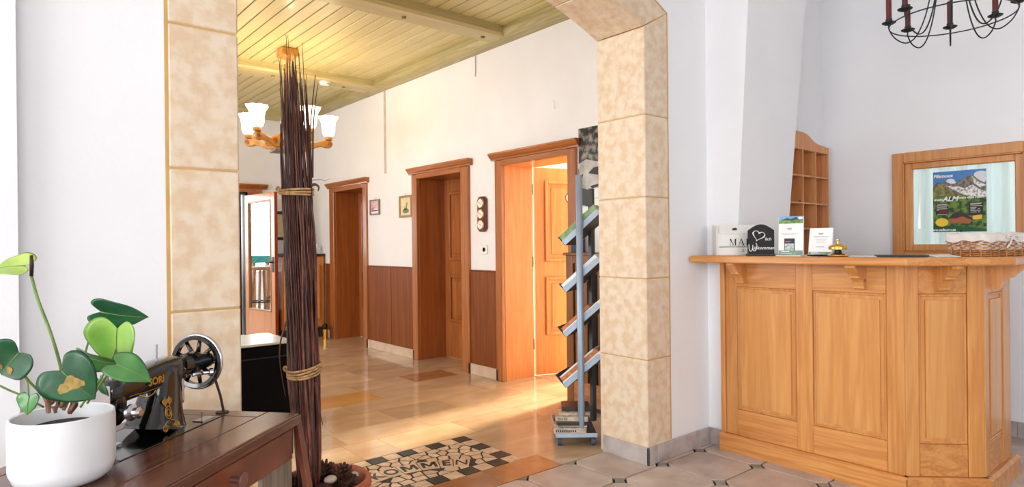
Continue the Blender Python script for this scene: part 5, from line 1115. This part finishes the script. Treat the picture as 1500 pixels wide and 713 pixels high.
# ---------------------------------------------------------------- potted anthurium
pc_ = Vector((.129, 1.602, H)); PRD = .0925
t = thing('potted_anthurium', 'white ribbed ceramic pot with a heart-leaved anthurium on the table', 'potted plant', tuple(pc_))
pf_ = lambda r, h, th: r-(.0011 if int(round(th*160/(2*PI))) % 2 and r > .09 and .03 < h < .128 else 0)
obj('pot', Lathe([(.058, 0), (.074, .004), (.085, .014), (.0912, .03), (PRD, .036), (PRD, .10), (PRD, .127), (PRD-.001, .137), (PRD-.004, .139), (PRD-.007, .137), (PRD-.008, .11), (PRD-.012, .105), (.0001, .105)], pc_, seg=160, fn=pf_), POTW, t, smooth=True)
obj('soil', Lathe([(.085, .106), (.06, .114), (.0001, .118)], pc_, seg=24), SOIL, t)
CD = 1.31
def leaf(px, py, depth, tipang, ln_, wd_, mt, yaw=0, pitch=0, fold=.12, name='leaf', spot=None):
    """heart-shaped blade centred at a point, tip pointing tipang (deg, 0 right, 90 up), turned about its own axes"""
    c = at(px, py, depth); a = R(tipang); X = _r; Y = -_d; Zc_ = -_f
    tip = X*math.cos(a)+Y*math.sin(a); side = -X*math.sin(a)+Y*math.cos(a)
    nrm_ = tip.cross(side)
    q = Matrix.Rotation(R(pitch), 3, side); tip = q @ tip; nrm_ = q @ nrm_
    q = Matrix.Rotation(R(yaw), 3, tip); side = q @ side; nrm_ = q @ nrm_
    half = smooth_pts([(-.30, 0, 0), (-.40, .10, 0), (-.485, .22, 0), (-.47, .35, 0), (-.36, .46, 0), (-.2, .5, 0), (-.02, .465, 0), (.15, .37, 0), (.3, .235, 0), (.42, .10, 0), (.5, 0, 0)], 3)
    bm = bmesh.new(); NS = 6
    def pt(x, y): return c+tip*(x*ln_)+side*(y*wd_)+nrm_*((fold*abs(y)**1.25-.22*(x-.0)**2*1.0+.05*math.sin(9*x+5*y)*abs(y))*ln_)
    V = {}
    for sg_ in (-1, 1):
        for i, h in enumerate(half):
            mx_ = max(-.30, h.x*.8+.03) if h.x < .47 else h.x
            for j in range(NS+1):
                p = pt(mx_+(h.x-mx_)*(j/NS)**1.5, sg_*h.y*j/NS); rim_ = j == NS or i in (0, len(half)-1)
                for ly in (1, -1):
                    V[sg_, i, j, ly] = V[sg_, i, j, 1] if rim_ and ly < 0 else bm.verts.new(p if rim_ else p+nrm_*(.0005*ly))
        for i in range(len(half)-1):
            for j in range(NS):
                for ly in (1, -1):
                    fv = [V[sg_, i, j, ly], V[sg_, i, j+1, ly], V[sg_, i+1, j+1, ly], V[sg_, i+1, j, ly]]
                    if sg_*ly < 0: fv.reverse()
                    bm.faces.new(fv)
    bmesh.ops.remove_doubles(bm, verts=bm.verts, dist=5e-5)
    o = obj(name, bm, mt, t, smooth='all')
    mid = [pt(-.3+.78*i/8, 0)+nrm_*.0008 for i in range(9)]
    obj('midrib', Tube(mid, [.0013-.0001*i for i in range(9)], 5), STEMG, o, smooth='all')
    for (sx, sy, rr_) in spot or ():
        bm = bmesh.new(); pts = [pt(sx+rr_*math.cos(a_)*(1+.2*math.sin(3*a_)), sy+rr_*math.sin(a_)*(1+.15*math.cos(5*a_)))+nrm_*.0012 for a_ in [2*PI*i/16 for i in range(16)]]
        prism(bm, pts, nrm_*.0004); obj('brown_spot', bm, BROWNSP, o)
def stem(pts, r=.0024): obj('stem', Tube(smooth_pts(pts, 6), r, 6), STEMG, t, smooth='all')
leaf(18, 390, 1.33, 184, .085, .068, SPATH, 48, 0, .2, 'spathe'); obj('spadix', Tube([at(46, 404, 1.33), at(46.5, 388, 1.325), at(46, 374, 1.32)], [.0035, .004, .003], 8), SPADIX, t, smooth='all')
stem([at(46, 405, 1.33), at(56, 440, 1.33), at(75, 490, 1.32), at(90, 545, CD), at(88, 590, CD)], .003)
leaf(174, 461, 1.40, -14, .116, .082, LEAFD, 28, 30, .1); stem([at(141, 470, 1.40), at(132, 492, 1.38), at(122, 530, 1.34), at(112, 590, CD)])
leaf(171, 504, 1.31, 262, .115, .112, LEAFL, 6, 14, .42); stem([at(172, 500, 1.315), at(160, 535, 1.31), at(136, 570, CD), at(118, 596, CD)])
leaf(147, 528, 1.26, -16, .088, .078, LEAFM, 46, 8, .2); leaf(190, 542, 1.24, -27, .092, .064, LEAFM, -50, 4, .12); stem([at(160, 545, 1.25), at(146, 565, 1.27), at(128, 590, 1.29)])
leaf(108, 559, 1.20, -50, .10, .104, LEAFD, -12, 14, .12, spot=((.0, -.04, .14), (-.02, -.2, .09), (.1, .06, .07))); stem([at(98, 553, 1.21), at(94, 572, 1.25), at(92, 594, 1.29)])
leaf(150, 566, 1.33, -70, .05, .045, LEAFD, 30, 10, .15)
leaf(16, 530, 1.24, 222, .095, .088, LEAFD, -8, 16, .38, spot=((.15, .1, .09), (.25, -.12, .07))); stem([at(26, 533, 1.245), at(40, 555, 1.26), at(56, 572, 1.28), at(76, 592, CD)])
leaf(41, 591, 1.19, 266, .042, .046, LEAFM, 6, -6, .12); stem([at(42, 582, 1.20), at(40, 560, 1.23), at(32, 540, 1.25)], .0016)
stem([at(-4, 563, 1.24), at(15, 572, 1.25), at(34, 580, 1.26), at(64, 596, 1.29)], .002)
hr = random.Random(5)
for k in range(22):
    a = hr.uniform(0, 2*PI); r = hr.uniform(0, .026); p0 = at(hr.uniform(70, 112), hr.uniform(590, 606), CD+hr.uniform(-.02, .03)); q0 = p0+Vector((hr.uniform(-.014, .014), hr.uniform(-.014, .014), hr.uniform(.01, .035)))
    obj('husk', Tube([p0, (p0+q0)/2+Vector((.003, 0, .004)), q0], [.0035, .004, .0008], 5), HUSK, t)
